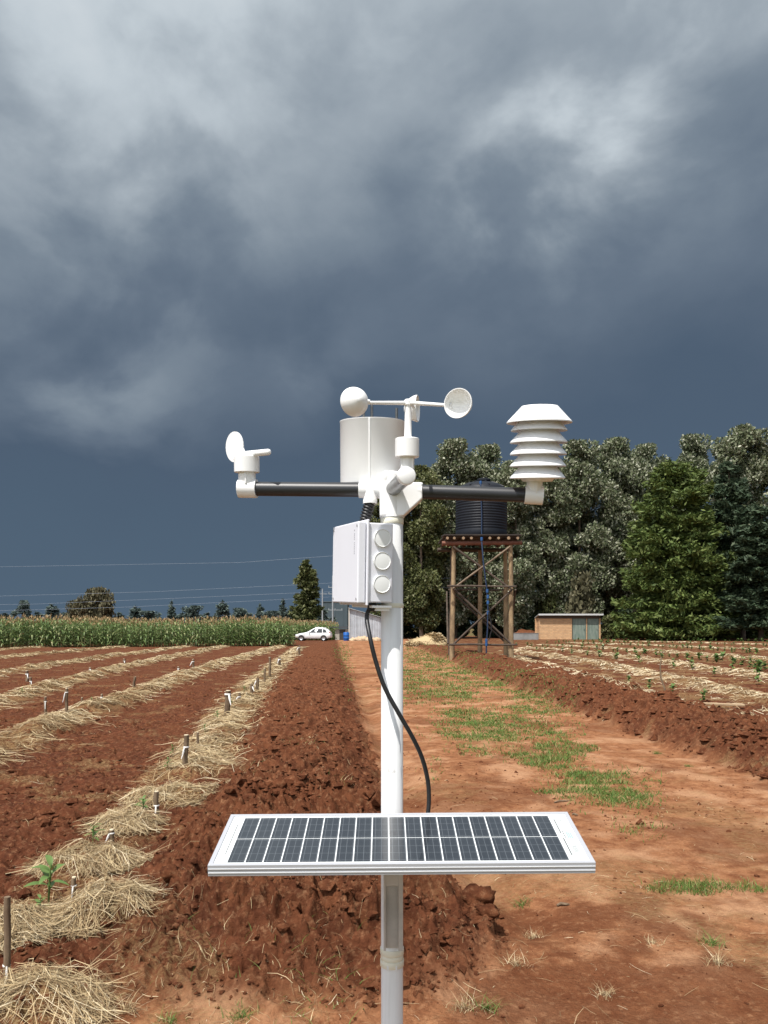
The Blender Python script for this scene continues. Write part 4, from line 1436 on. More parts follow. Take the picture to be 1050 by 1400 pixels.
D = 96.0
x0, x1 = S(478, 0, D).x, S(541, 0, D).x
zt0, zt1 = tz(832, D), tz(851, D)
shed = thing('metal_shed', 'grey corrugated metal shed with sloping top behind the white pole', 'shed', ((x0 + x1) / 2, D, 0), 0, None, True)
nsh = 6
for k in range(nsh):
    a, b = x0 + (x1 - x0) * k / nsh, x0 + (x1 - x0) * (k + 1) / nsh
    corrugated(a, b - 0.02, D - (0.012 if k % 2 else 0), -0.1, zt0 + (zt1 - zt0) * k / nsh, zt0 + (zt1 - zt0) * (k + 1) / nsh).build('wall_panel', M_corr, shed)
m = MB()
m.prism([(x0 - 0.15, zt0 + 0.05), (x1 + 0.2, zt1 + 0.05), (x1 + 0.2, zt1 + 0.11), (x0 - 0.15, zt0 + 0.11)], D - 0.35, D + 6.2)
m.build('roof', M_corr2, shed)
m = MB()
m.prism([(x0, -0.1), (x1, -0.1), (x1, zt1), (x0, zt0)], D + 5.9, D + 6.0)
m.prism([(x0 + 0.02, -0.1), (x0 + 0.08, -0.1), (x0 + 0.08, zt0), (x0 + 0.02, zt0)], D + 0.06, D + 5.9)
m.prism([(x1 - 0.08, -0.1), (x1 - 0.02, -0.1), (x1 - 0.02, zt1), (x1 - 0.08, zt1)], D + 0.06, D + 5.9)
m.build('back_wall', M_corr, shed)
m = MB()
m.box((x0 - 0.06, D - 0.08, zt0 / 2), (0.12, 0.12, zt0 + 0.1))
m.build('corner_post', mat('whitewashed_post', (0.6, 0.58, 0.52), 0.8), shed)
# low store with dark roof edge between car and shed
D = 99.0
a, b = S(458, 0, D).x, S(477, 0, D).x
st_ = thing('small_store', 'low pale store with a dark flat roof between the white car and the metal shed', 'store', ((a + b) / 2, D, 0), 0, None, True)
m = MB()
m.box(((a + b) / 2, D + 1.2, tz(860, D) / 2 - 0.05), (b - a, 2.4, tz(860, D) + 0.1))
m.build('wall', mat('grey_render', (0.40, 0.37, 0.32), 0.9, var=0.25, scale=1.5), st_)
m = MB()
m.box(((a + b) / 2 - 0.3, D + 1.1, tz(857.5, D)), (b - a + 0.9, 3.0, 0.14))
m.build('roof', mat('dark_roof', (0.06, 0.06, 0.065), 0.7), st_)
m = MB()
m.box(((a + b) / 2 + 0.05, D - 0.03, tz(860, D) / 2 - 0.04), (0.75, 0.06, tz(860, D) * 0.94))
m.build('door', mat('dark_door', (0.05, 0.045, 0.04), 0.7), st_)
# far slate building
D = 175.0
a, b = S(441, 0, D).x, S(475, 0, D).x
fb = thing('warehouse', 'slate grey flat roofed building far behind the tall lone tree', 'building', ((a + b) / 2, D, 0), 0, None, True)
hz_ = tz(823, D)
m = MB()
m.box(((a + b) / 2, D + 4, hz_ / 2), (b - a, 8, hz_))
m.build('wall', mat('slate_cladding', (0.060, 0.085, 0.098), 0.7, var=0.12, scale=0.5), fb)
m = MB()
m.box(((a + b) / 2, D + 4, hz_ + 0.08), (b - a + 0.3, 8.3, 0.16))
m.build('roof', mat('slate_trim', (0.09, 0.11, 0.12), 0.6), fb)
for k in range(3):
    m = MB()
    xk = a + (b - a) * (k + 0.5) / 3
    m.box((xk, D - 0.03, hz_ * 0.62), (0.09, 0.08, hz_ * 0.7))
    m.build('cladding_rib', mat('slate_rib', (0.075, 0.10, 0.112), 0.7), fb)
# blue barrel
D = 93.0
bx_ = S(473.5, 0, D).x
M_blue_p = mat('blue_plastic', (0.012, 0.10, 0.36), 0.4)
br = thing('blue_barrel', 'blue plastic barrel standing beside the metal shed corner', 'barrel', (bx_, D, -0.05))
m = MB()
m.lathe([(0, 0), (0.33, 0), (0.36, 0.04), (0.36, 0.35), (0.375, 0.37), (0.36, 0.40), (0.36, 0.70), (0.375, 0.72), (0.36, 0.75), (0.355, 1.04), (0.32, 1.08), (0, 1.08)], n=24)
m.build('body', M_blue_p, br)
m = MB()
m.lathe([(0, 1.13), (0.06, 1.13), (0.06, 1.075)], (0.15, -0.1, 0), 12)
m.build('bung', M_blue_p, br)
# pale rubble in front of the shed
M_rub = mat('pale_rubble', (0.52, 0.38, 0.24), 0.9, var=0.3, scale=3)
for k, (px, s, lab) in enumerate(((485, 0.35, 'rounded pale rubble heap nearest the barrel, at the shed foot'), (494, 0.45, 'largest pale rubble heap at the shed foot, beside the cable'), (503, 0.38, 'pale rubble heap at the shed foot, touching the cable line'), (515, 0.36, 'pale rubble heap right beside the white pole'))):
    d = 92.5
    o = link('rubble_heap', lump_mesh('rubble_heap', (s * 1.5, s, s * 0.9), M_rub, 30 + k * 5.1, rough=0.6), loc=(S(px, 0, d).x, d, 0.05))
    tag(o, lab, 'rubble', group='rubble heaps at the shed')

# brick hut
D = 103.0
a, b, c_ = S(737.5, 0, D).x, S(782, 0, D).x, S(819, 0, D).x
zt = tz(845, D)
zt_r = tz(840.5, D)


def brick_material():
    m = bpy.data.materials.new('orange_brick')
    m.use_nodes = True
    k = NT(m.node_tree)
    out = k.n('ShaderNodeOutputMaterial')
    p = k.n('ShaderNodeBsdfPrincipled')
    k.l(p.outputs[0], out.inputs[0])
    tcn = k.n('ShaderNodeTexCoord')
    mpn = k.n('ShaderNodeMapping')
    mpn.inputs['Rotation'].default_value = (R(90), 0, 0)
    k.l(tcn.outputs['Object'], mpn.inputs[0])
    bt = k.n('ShaderNodeTexBrick')
    k.l(mpn.outputs[0], bt.inputs[0])
    bt.inputs['Color1'].default_value = (0.60, 0.365, 0.185, 1)
    bt.inputs['Color2'].default_value = (0.46, 0.265, 0.135, 1)
    bt.inputs['Mortar'].default_value = (0.42, 0.31, 0.20, 1)
    bt.inputs['Scale'].default_value = 1.0
    bt.inputs['Mortar Size'].default_value = 0.02
    bt.inputs['Brick Width'].default_value = 0.42
    bt.inputs['Row Height'].default_value = 0.2
    nz = k.noise(tcn.outputs['Object'], 2.0, 5, 0.6)
    k.l(k.mix(k.maprange(nz, 0.35, 0.7, 0, 0.5), bt.outputs[0], (0.62, 0.39, 0.205)), p.inputs['Base Color'])
    p.inputs['Roughness'].default_value = 0.9
    bn = k.n('ShaderNodeBump')
    bn.inputs['Distance'].default_value = 0.03
    k.l(bt.outputs['Fac'], bn.inputs['Height'])
    bn.invert = True
    k.l(bn.outputs[0], p.inputs['Normal'])
    return m


M_brick = brick_material()
hut = thing('brick_hut', 'small orange brick hut with two green doors and a grey lean-to roof before the trees', 'hut', ((a + c_) / 2, D, 0), 0, None, True)
m = MB()
m.box(((a + b) / 2, D + 0.11, zt / 2 - 0.1), (b - a, 0.22, zt + 0.2))
m.box((c_ + 0.10, D + 0.11, zt / 2 - 0.1), (0.22, 0.22, zt + 0.2))
m.box(((b + c_) / 2 + 0.15, D + 0.11, zt / 2 - 0.1), (0.14, 0.22, zt + 0.2))
m.box((a + 0.11, D + 1.02, zt / 2 - 0.1), (0.22, 1.6, zt + 0.2))
m.box((c_ + 0.10, D + 1.02, zt / 2 - 0.1), (0.22, 1.6, zt + 0.2))
m.box(((a + c_) / 2, D + 1.94, zt / 2 - 0.1), (c_ - a + 0.4, 0.22, zt + 0.2))
m.build('wall', M_brick, hut)
M_gdoor = mat('faded_green_door', (0.125, 0.175, 0.145), 0.7, col2=(0.21, 0.25, 0.21), scale=1.4, stretch=(3, 1, 0.7))
mid = (b + c_) / 2 + 0.15
for (p0, p1) in ((b + 0.06, mid - 0.08), (mid + 0.08, c_ - 0.02)):
    m = MB()
    m.box(((p0 + p1) / 2, D + 0.07, zt / 2 - 0.02), (p1 - p0, 0.06, zt - 0.06))
    dr = m.build('door', M_gdoor, hut)
    f_ = MB()
    for xx_ in (p0 + 0.04, p1 - 0.04):
        f_.box((xx_, D + 0.02, zt / 2 - 0.02), (0.08, 0.06, zt - 0.06))
    f_.build('door_frame', mat('door_frame', (0.10, 0.12, 0.10), 0.7), dr)
    f_ = MB()
    f_.box((p1 - 0.25, D + 0.02, zt * 0.45), (0.05, 0.05, 0.22))
    f_.build('handle', M_rubber, dr)
m = MB()
m.prism([(D - 0.55, zt_r), (D + 2.3, zt + 0.02), (D + 2.3, zt + 0.10), (D - 0.55, zt_r + 0.10)], a - 0.22, c_ + 0.42, Matrix(((0, 1, 0, 0), (1, 0, 0, 0), (0, 0, 1, 0), (0, 0, 0, 1))))
rf = m.build('roof', M_corr2, hut)
m = MB()
m.box(((a + c_) / 2 + 0.1, D - 0.58, zt_r + 0.02), (c_ - a + 0.66, 0.05, 0.22))
m.build('fascia', mat('pale_fascia', (0.50, 0.51, 0.50), 0.6), rf)
m = MB()
m.box(((a + c_) / 2, D - 0.06, (zt + zt_r) / 2 - 0.02), (c_ - a, 0.10, max(0.12, zt_r - zt) + 0.02))
m.build('wall_plate', mat('dark_timber', (0.07, 0.05, 0.035), 0.8), hut)
# grey trough and soil heap left of the hut, straw heap by the pole
D = 101.0
a, b = S(699, 0, D).x, S(736, 0, D).x
m = MB()
hh_ = tz(866, D)
m.box(((a + b) / 2, D, hh_ / 2 - 0.1), (b - a, 0.25, hh_ + 0.2))
m.box(((a + b) / 2, D, hh_ + 0.03), (b - a + 0.1, 0.32, 0.06))
tag(m.build('low_wall', mat('grey_concrete', (0.24, 0.24, 0.23), 0.9, var=0.3, scale=1)), 'low grey concrete wall left of the brick hut', 'wall')
o = link('soil_heap', lump_mesh('soil_heap', (1.9, 1.2, 1.25), M_soil, 3.3, rough=0.25), loc=(S(719, 0, 106).x, 106, 0.0))
tag(o, 'brown earth heap behind the low grey wall', 'heap')
d = 66.0
n = 5000
X0 = S(586, 0, d).x
q, r_ = rng.uniform(0, 6.28, n), np.sqrt(rng.random(n))
lx, ly = 2.0 * r_ * np.cos(q), 1.6 * r_ * np.sin(q)
hz0 = 0.95 * np.clip(1 - r_ ** 2, 0, 1) ** 0.9 * (1 + 0.25 * np.sin(lx * 2.0)) + 0.02
ang = rng.uniform(0, 6.28, n)
L = rng.uniform(0.2, 0.6, n)
s = np.linspace(-0.5, 0.5, 3)[None, :]
P = np.stack([lx[:, None] + np.cos(ang)[:, None] * L[:, None] * s, ly[:, None] + np.sin(ang)[:, None] * L[:, None] * s, hz0[:, None] + rng.normal(0, 0.12, n)[:, None] * s], -1)
V, Q = ribbons(P, np.stack([-np.sin(ang), np.cos(ang), rng.normal(0, 0.5, n)], -1) * 0.035, [0.8, 1, 0.6])
lm = lump_mesh('core', (1.85, 1.5, 0.85), M_straw, 9.1, rough=0.2)
heap = thing('straw_heap', 'large pale straw heap beyond the track, just right of the white pole', 'heap', (X0, d, 0.0))
link('loose_straw', np_mesh('loose_straw', V, Q, M_straw), heap)
link('core', lm, heap)

# ------------------------------------------------------------------ power pole and wires
D = 118.0
xp = S(455, 0, D).x
M_conc = mat('grey_concrete_pole', (0.30, 0.32, 0.33), 0.85)
M_wire = mat('aluminium_wire', (0.22, 0.26, 0.31), 0.5)
pp = thing('power_pole', 'pale power pole with cross arms beside the tall lone tree', 'power pole', (xp, D, 0))
h = tz(787, D)
m = MB()
m.tube([(0, 0, -0.3), (0, 0, h)], [0.16, 0.10], 10)
m.build('mast', M_conc, pp)
for zc in (tz(803, D), tz(812, D), tz(834, D)):
    m = MB()
    m.box((0.4, 0, zc), (2.2, 0.09, 0.10))
    ca2 = m.build('cross_arm', M_conc, pp)
    for e in (-0.6, 0.35, 1.4):
        m = MB()
        m.lathe([(0.02, 0.05), (0.07, 0.09), (0.05, 0.14), (0.07, 0.19), (0.04, 0.25), (0, 0.26)], (e, 0, zc), 8)
        m.build('insulator', M_conc, ca2)
xp2 = S(440, 0, 120).x + 0.4
pp2 = thing('power_pole', 'second pale power pole just left of the control box bottom corner', 'power pole', (S(456.5, 0, 128).x + 0.05, 128, 0))
pp2.location.x = S(456.5, 0, 128).x - 1.9
m = MB()
m.tube([(0, 0, -0.3), (0, 0, tz(805, 128))], [0.15, 0.10], 10)
m.build('mast', M_conc, pp2)
m = MB()
m.box((0, 0, tz(812, 128)), (1.6, 0.09, 0.1))
m.build('cross_arm', M_conc, pp2)
for k, (l, lab) in enumerate((([(-700, 789, 165), (0, 775, 140), (330, 769, 128), (455, 760, 118), (620, 752, 108)], 'topmost pale power line crossing the storm sky'),
                              ([(-700, 826, 165), (0, 815, 140), (210, 809, 132), (398, 800, 122), (455, 797, 118), (620, 790, 108)], 'second power line, well below the topmost one'),
                              ([(-700, 836, 165), (45, 826, 140), (240, 818, 131), (398, 811, 122), (455, 809, 118), (620, 803, 108)], 'third power line, close under the second one'),
                              ([(-700, 846, 165), (0, 835, 140), (174, 830, 134), (398, 819, 122), (455, 816, 118), (620, 810, 108)], 'lowest power line just above the conifer tops'))):
    m = MB()
    P = [S(*p) for p in l]
    m.tube(P, 0.020, 6)
    tag(m.build('power_line', M_wire), lab, 'power line', 'power lines over the maize')

# ------------------------------------------------------------------ water tower, tank, pipe
M_log = mat('eucalyptus_log', (0.33, 0.235, 0.13), 0.85, bump=0.02, bscale=14, col2=(0.17, 0.115, 0.065), scale=3.0, stretch=(2, 2, 0.6))
M_log_d = mat('dark_log', (0.085, 0.062, 0.046), 0.9, var=0.4, scale=4)  # darker log tone for braces, rails, joists and one rear leg
M_deck = mat('shaded_plank', (0.045, 0.036, 0.03), 0.9, var=0.3, scale=4)  # shade on the deck planks is put into their colour
M_log_m = mat('grey_brown_log', (0.20, 0.145, 0.10), 0.9, var=0.4, scale=4)
M_logend = mat('log_end', (0.30, 0.20, 0.12), 0.85, var=0.25, scale=8)
M_redlog = mat('reddish_log', (0.20, 0.085, 0.055), 0.85, var=0.3, scale=3)
Df, Db = 36.0, 38.8
xl, xr = S(617.5, 0, Df).x, S(699, 0, Df).x
zpl = tz(744, Df)
tw = thing('water_tower', 'timber water tower of log legs with crossed braces and a log platform', 'water tower', ((xl + xr) / 2, (Df + Db) / 2, 0), 0, None, True)
for (x, y, m_) in ((xl, Df, M_log), (xr, Df, M_log), (xl + 0.18, Db, M_log_d), (xr + 0.2, Db, M_log), ((xl + xr) / 2 + 0.28, Db, M_log)):
    m = MB()
    sgn = 0.10 if x < (xl + xr) / 2 - 0.2 else (-0.04 if x > (xl + xr) / 2 + 0.6 else 0)
    m.tube([(x, y, lz(x, y) - 0.3), (x + sgn * 0.4, y, zpl * 0.35), (x + sgn * 0.7 + 0.015, y, zpl * 0.7), (x + sgn, y, zpl)], [0.125, 0.115, 0.108, 0.10], 12)
    m.build('leg', m_, tw)


def pole_part(name, p, q, r, m_, par, wob=0.012):
    m = MB()
    p, q = Vector(p), Vector(q)
    m.tube([p, p.lerp(q, 0.35) + Vector((0, 0, wob)), p.lerp(q, 0.7) - Vector((0, 0, wob)), q], [r, r * 0.97, r * 0.92, r * 0.85], 9)
    return m.build(name, m_, par)


def TZ(py):
    return tz(py, Df)


yb = Df - 0.2
pole_part('brace', (xl + 0.05, yb, TZ(748)), (xr - 0.02, yb, TZ(806)), 0.055, M_log_d, tw)
pole_part('brace', (xl, yb - 0.15, TZ(806)), (xr - 0.1, yb - 0.15, TZ(748)), 0.048, M_log_m, tw)
pole_part('brace', (xl, yb, TZ(803)), (xr - 0.05, yb, TZ(880)), 0.058, M_log_d, tw)
pole_part('brace', (xl + 0.0, yb - 0.16, TZ(882)), (xr, yb - 0.16, TZ(806)), 0.052, M_log_d, tw)
pole_part('rail', (xl - 0.25, yb + 0.02 - 0.32, TZ(802)), (xr + 0.15, yb - 0.30, TZ(802.5)), 0.05, M_log_d, tw)
pole_part('rail', (xl - 0.15, yb - 0.32, TZ(881)), (xr + 0.2, yb - 0.32, TZ(881)), 0.05, M_log_d, tw)
pole_part('rail', (xl + 0.1, Db + 0.2, TZ(802)), (xr + 0.4, Db + 0.2, TZ(802)), 0.05, M_log_d, tw)
pole_part('brace', (xl + 0.2, Db + 0.2, TZ(803)), (xr + 0.2, Db + 0.2, TZ(880)), 0.052, M_log_d, tw)
pole_part('brace', (xl - 0.18, Df, TZ(880)), (xl - 0.0, Db, TZ(805)), 0.045, M_log_d, tw)
pole_part('brace', (xr + 0.2, Df, TZ(806)), (xr + 0.38, Db, TZ(878)), 0.045, M_log_d, tw)
xa, xb = S(604, 0, Df).x, S(713, 0, Df).x
pole_part('bearer', (xa, Df - 0.1, zpl + 0.02), (xb, Df - 0.1, zpl + 0.06), 0.11, M_redlog, tw, 0.004)
pole_part('bearer', (xa, Db + 0.1, zpl + 0.02), (xb, Db + 0.1, zpl + 0.02), 0.11, M_log_d, tw, 0.004)
for px in (612.5, 622, 634.5, 645.5, 671, 683, 697, 709.5):
    x = S(px, 0, 35.3).x
    m = MB()
    r_ = random.uniform(0.068, 0.085)
    zc = zpl + 0.24
    m.tube([(x, 35.6, zc), (x, 37.5, zc + 0.01), (x, 39.2, zc)], [r_, r_, r_], 10)
    lg = m.build('joist', M_log_d, tw)
    m = MB()
    m.lathe([(0, 0.014), (r_ * 0.9, 0.01), (r_ * 0.96, -0.01)], (x, 35.6, zc), 10, axis_matrix((0, -1, 0)))
    m.build('log_end', M_logend, lg)
for k in range(9):
    m = MB()
    yk = 35.56 + k * 0.405
    m.box(((xa + xb) / 2 + random.uniform(-.06, .06), yk + 0.2, zpl + 0.385 + random.uniform(0, .012)), (xb - xa - 0.12, 0.37, 0.06))
    m.build('plank', M_deck, tw)
Dt = 37.45
xc, rt_ = S(658, 0, Dt).x, 35 / F * Dt
zb = zpl + 0.43
ztp = tz(669, Dt)
M_tank = mat('black_tank_plastic', (0.011, 0.013, 0.018), 0.5, spec=0.22, var=0.2, scale=1.5)
tk = thing('water_tank', 'large black ribbed plastic water tank on the log platform', 'water tank', (xc, Dt, zb))
prof = [(0, 0), (rt_ * 0.97, 0), (rt_, 0.06), (rt_, 0.34)]
zt_ = ztp - zb
nrb = 15
for k in range(nrb):
    q0 = 0.36 + (zt_ - 0.5) * k / nrb
    dz = (zt_ - 0.5) / nrb
    prof += [(rt_ * 0.992, q0), (rt_ * 0.992, q0 + dz * 0.3), (rt_ * 1.004, q0 + dz * 0.5), (rt_ * 1.004, q0 + dz * 0.8), (rt_ * 0.992, q0 + dz)]
prof += [(rt_, zt_ - 0.12), (rt_ * 0.97, zt_), (rt_ * 0.75, zt_ + 0.18), (rt_ * 0.42, zt_ + 0.32), (rt_ * 0.3, zt_ + 0.35), (0, zt_ + 0.36)]
m = MB()
m.lathe(prof, n=64)
m.build('shell', M_tank, tk)
m = MB()
m.lathe([(0.30, zt_ + 0.33), (0.34, zt_ + 0.36), (0.34, zt_ + 0.44), (0.28, zt_ + 0.47), (0, zt_ + 0.48)], (0.1, -0.2, 0), n=24)
m.build('lid', M_tank, tk)
for k in range(8):
    q = 2 * math.pi * k / 8 + 0.2
    m = MB()
    m.tube([(math.cos(q) * rt_ * 0.45, math.sin(q) * rt_ * 0.45, zt_ + 0.31), (math.cos(q) * rt_ * 0.95, math.sin(q) * rt_ * 0.95, zt_ + 0.03)], 0.04, 6)
    m.build('roof_rib', M_tank, tk)
M_bpipe = mat('dark_blue_pipe', (0.012, 0.026, 0.06), 0.45)
M_bjoint = mat('bright_blue_fitting', (0.02, 0.075, 0.20), 0.4)
yp = Dt - rt_ - 0.10
yq = Df - 0.62
wp = thing('water_pipe', 'blue water pipe with bright blue fittings running down the tower from the tank', 'pipe', (S(666, 0, yq).x, yq, 0), 0, None, True)
P = [S(656, 659, yp + 0.4), S(657.5, 664, yp), S(658.5, 700, yp), S(658.5, 730, yp), S(658.5, 740, yq + 0.1), S(661, 770, yq), S(665.5, 805, yq), S(667, 830, yq), S(666.5, 860, yq), S(665, 884, yq), S(665, 893, yq)]
m = MB()
m.tube(P, 0.034, 10)
m.build('riser', M_bpipe, wp)
for (px, py, yv) in ((657, 660, yp + 0.25), (658, 733, yp), (658.5, 737, yq + 0.1), (666.2, 808, yq), (667, 816, yq), (667, 824, yq), (667.2, 838, yq), (665, 881, yq), (665, 876, yq)):
    m = MB()
    c0 = S(px, py, yv)
    m.lathe([(0.03, -0.09), (0.058, -0.075), (0.064, 0), (0.058, 0.075), (0.03, 0.09)], c0, 12)
    m.build('fitting', M_bjoint, wp)
m = MB()
m.tube([S(667, 836, yq - 0.06), S(671, 848, yq - 0.1), S(672, 862, yq - 0.08), S(668, 876, yq - 0.06)], 0.024, 8)
m.build('bypass_hose', M_rubber, wp)


# ------------------------------------------------------------------ white car
def car():
    L, Wd = 4.35, 1.76
    root = thing('parked_car', 'white estate car parked in front of the maize end', 'car')
    M_car = mat('white_car_paint', (0.80, 0.80, 0.79), 0.25, coat=0.6, spec=0.5)
    M_gl = mat('dark_car_glass', (0.02, 0.025, 0.03), 0.08, spec=0.6)
    M_ty = mat('tyre', (0.02, 0.02, 0.02), 0.8)
    M_rim = mat('wheel_rim', (0.45, 0.45, 0.46), 0.35, metal=0.7)
    # cross sections along the car (front at -x): x, belt z, roof z, half width, roof half width
    secs = [(-2.17, 0.42, 0.62, 0.62, 0.55), (-2.05, 0.34, 0.78, 0.78, 0.70), (-1.6, 0.30, 0.90, 0.86, 0.76), (-0.95, 0.28, 1.00, 0.88, 0.78), (-0.70, 0.28, 1.08, 0.88, 0.74), (0.05, 0.28, 1.50, 0.88, 0.60),
            (0.5, 0.28, 1.55, 0.88, 0.60), (1.3, 0.28, 1.53, 0.88, 0.58), (1.75, 0.30, 1.42, 0.87, 0.58), (2.05, 0.34, 1.08, 0.84, 0.66), (2.17, 0.42, 0.90, 0.74, 0.62)]
    V, Fc = [], []
    for x, zb_, zt_, hw, rw in secs:
        zm = min(0.92, zt_ * 0.86)
        ring = [(-hw * 0.9, zb_), (-hw, zb_ + 0.15), (-hw, zm), (-rw, zt_ - 0.05), (-rw * 0.8, zt_), (rw * 0.8, zt_), (rw, zt_ - 0.05), (hw, zm), (hw, zb_ + 0.15), (hw * 0.9, zb_)]
        V += [(x, a, b) for a, b in ring]
    k = 10
    for i in range(len(secs) - 1):
        for j in range(k):
            Fc.append((i * k + j, i * k + (j + 1) % k, (i + 1) * k + (j + 1) % k, (i + 1) * k + j))
    Fc += [tuple(range(k)), tuple(range((len(secs) - 1) * k + k - 1, (len(secs) - 1) * k - 1, -1))]
    m = MB()
    m.add(V, Fc, 0, True)
    m.build('body', M_car, root, sharp=50)
    for s in (-1, 1):
        for (pts) in ([(-0.50, 0.97), (0.10, 1.41), (0.38, 1.44), (0.38, 0.97)], [(0.45, 0.97), (0.45, 1.45), (1.12, 1.44), (1.15, 0.97)], [(1.22, 0.98), (1.20, 1.43), (1.52, 1.36), (1.72, 1.02)]):
            m = MB()
            V = []
            for (x, z) in pts:
                q = (z - 0.92) / 0.55
                hw = 0.88 + (0.605 - 0.88) * min(1, max(0, q))
                V += [(x, s * (hw + 0.004), z)]
            V += [(x, y - s * 0.03, z) for (x, y, z) in V]
            n_ = len(pts)
            m.add(V, [tuple(range(n_)), tuple(range(2 * n_ - 1, n_ - 1, -1))] + [(i, (i + 1) % n_, (i + 1) % n_ + n_, i + n_) for i in range(n_)])
            m.build('window', M_gl, root)
        m = MB()
        m.box((-0.42, s * 0.97, 1.02), (0.12, 0.16, 0.11))
        m.build('mirror', M_car, root, bevel=0.02)
        for x in (-1.38, 1.32):
            arch = MB()
            arch.lathe([(0.0, 0.0), (0.37, 0.0), (0.37, 0.02), (0, 0.02)], (x, s * 0.885 - (0.02 if s > 0 else 0), 0.34), 20, axis_matrix((0, 1, 0)))
            wh = arch.build('wheel', M_ty, root)
            tm = MB()
            tm.lathe([(0.20, -0.10), (0.31, -0.10), (0.33, -0.07), (0.33, 0.07), (0.31, 0.10), (0.20, 0.10)], (x, s * 0.84, 0.33), 24, axis_matrix((0, 1, 0)))
            tm.build('tyre', M_ty, wh)
            rm = MB()
            rm.lathe([(0, 0.06), (0.06, 0.07), (0.07, 0.04), (0.19, 0.07), (0.21, 0.09), (0.21, -0.05), (0, -0.05)], (x, s * 0.86, 0.33), 20, axis_matrix((0, s, 0)))
            rm.build('rim', M_rim, wh)
        m = MB()
        m.box((-2.04, s * 0.58, 0.72), (0.2, 0.3, 0.12))
        m.build('headlight', mat('lamp_glass', (0.5, 0.52, 0.55), 0.1), root, bevel=0.02)
        m = MB()
        m.box((2.02, s * 0.66, 0.95), (0.16, 0.2, 0.26))
        m.build('tail_light', mat('red_lamp', (0.3, 0.01, 0.01), 0.2), root, bevel=0.02)
        m = MB()
        m.tube([(0.2, s * 0.52, 1.56), (0.3, s * 0.52, 1.60), (1.4, s * 0.52, 1.58), (1.5, s * 0.52, 1.54)], 0.018, 6)
        m.build('roof_rail', M_rim, root)
    m = MB()
    m.add([(-0.66, -0.66, 1.10), (-0.66, 0.66, 1.10), (0.0, 0.52, 1.478), (0.0, -0.52, 1.478), (-0.64, -0.66, 1.08), (-0.64, 0.66, 1.08), (0.02, 0.52, 1.458), (0.02, -0.52, 1.458)], [(0, 1, 2, 3), (7, 6, 5, 4), (0, 4, 5, 1), (1, 5, 6, 2), (2, 6, 7, 3), (3, 7, 4, 0)])
    m.build('windscreen', M_gl, root)
    return root


cr_ = car()
cd_ = 93.0
cr_.location = (S(429, 0, cd_).x, cd_, 0.0)
cr_.rotation_euler = (0, 0, R(-4))

# ------------------------------------------------------------------ the weather station
PX, PY = S(536, 0, 1.9).x, 1.9
ws = thing('weather_station', 'white weather station on a pole with solar panel, cup anemometer, rain gauge and control box', 'weather station', (PX, PY, 0), 0, None, True)
zz_ = lambda py, Y: CH + (HY - py) / F * Y
pr = 15 / F * 1.9
m = MB()
m.lathe([(0, -0.4), (pr, -0.4), (pr, zz_(650, 1.9)), (pr * 0.8, zz_(646, 1.9)), (0, zz_(646, 1.9))], (PX, PY, 0), 48)
pole = m.build('pole', M_pole, ws)


def ring(py, hpx, extra, m_, par, dy=0.0):
    q = MB()
    z, h2, r = zz_(py, 1.9), hpx / F * 1.9 / 2, pr + extra
    q.lathe([(pr * 0.98, z - h2), (r - 0.0008, z - h2), (r, z - h2 + 0.001), (r, z + h2 - 0.001), (r - 0.0008, z + h2), (pr * 0.98, z + h2)], (PX, PY, 0), 48)
    return q.build('clamp_band', m_, par)


ring(713, 8, 0.0016, M_cream, pole)
ring(828, 6, 0.0016, M_cream, pole)
ring(1299, 9, 0.0022, M_cream, pole)
ring(1307, 7, 0.0009, M_cream, pole)
ring(1315, 9, 0.0022, M_cream, pole)
# bracket below the bands: a folded tab on the pipe
m = MB()
m.box((S(536.5, 0, 1.87).x - 0.001, PY - pr + 0.0015, zz_(1325, 1.87)), (0.026, 0.005, 0.013))
m.build('tab', M_pole, pole, bevel=0.001)
# U channel that carries the panel
xL, xR = S(524.5, 0, 1.86).x, S(551, 0, 1.86).x
zlo, zhi = zz_(1298, 1.86), zz_(1170, 1.80)
m = MB()
m.prism([(xL, 1.850), (xL + 0.005, 1.850), (xL + 0.005, 1.868), (xR - 0.011, 1.868), (xR - 0.011, 1.850), (xR, 1.850), (xR, 1.873), (xL, 1.873)], zlo, zhi, Matrix(((1, 0, 0, 0), (0, 0, 1, 0), (0, 1, 0, 0), (0, 0, 0, 1))))
ch_ = m.build('mounting_channel', M_zinc, ws, bevel=0.0008)

# hub fitting
AY = lambda px: 1.9 + (536 - px) * 0.0002       # the arms swing slightly


def A(px, py):
    return S(px, py, AY(px))


m = MB()
m.tube([A(491.5, 669), A(577.5, 672)], 0.0212, 28)
m.tube([(PX, PY, zz_(708, 1.9)), (PX, PY, zz_(650, 1.9))], pr * 1.12, 32)
hubo = m.build('hub', M_white, ws)
m = MB()
poly = [(577, 683), (577, 661), (519, 660), (519, 706), (551.5, 706)]
P2 = [(S(a, 0, 1.89).x, zz_(b, 1.89)) for a, b in poly]
m.prism(P2, 1.872, 1.922)
m.build('gusset', M_white, hubo, bevel=0.003)
m = MB()
c0 = S(529, 660, 1.888)
m.lathe([(0.013, -0.012), (0.013, 0.012), (0.011, 0.022), (0.006, 0.028), (0, 0.029)], c0, 24, axis_matrix((-0.1, -0.35, 1)))
m.build('plug', M_white, hubo)
m = MB()
c0 = S(506, 0, 1.868)
m.lathe([(0.0, zz_(667, 1.868)), (0.008, zz_(669, 1.868)), (0.0165, zz_(683, 1.868)), (0.0172, zz_(684, 1.868)), (0.0172, zz_(688.5, 1.868)), (0.0, zz_(688.5, 1.868))], (c0.x, 1.868, 0), 24)
m.build('cable_gland', M_white, hubo)
m = MB()
P, rr = [], []
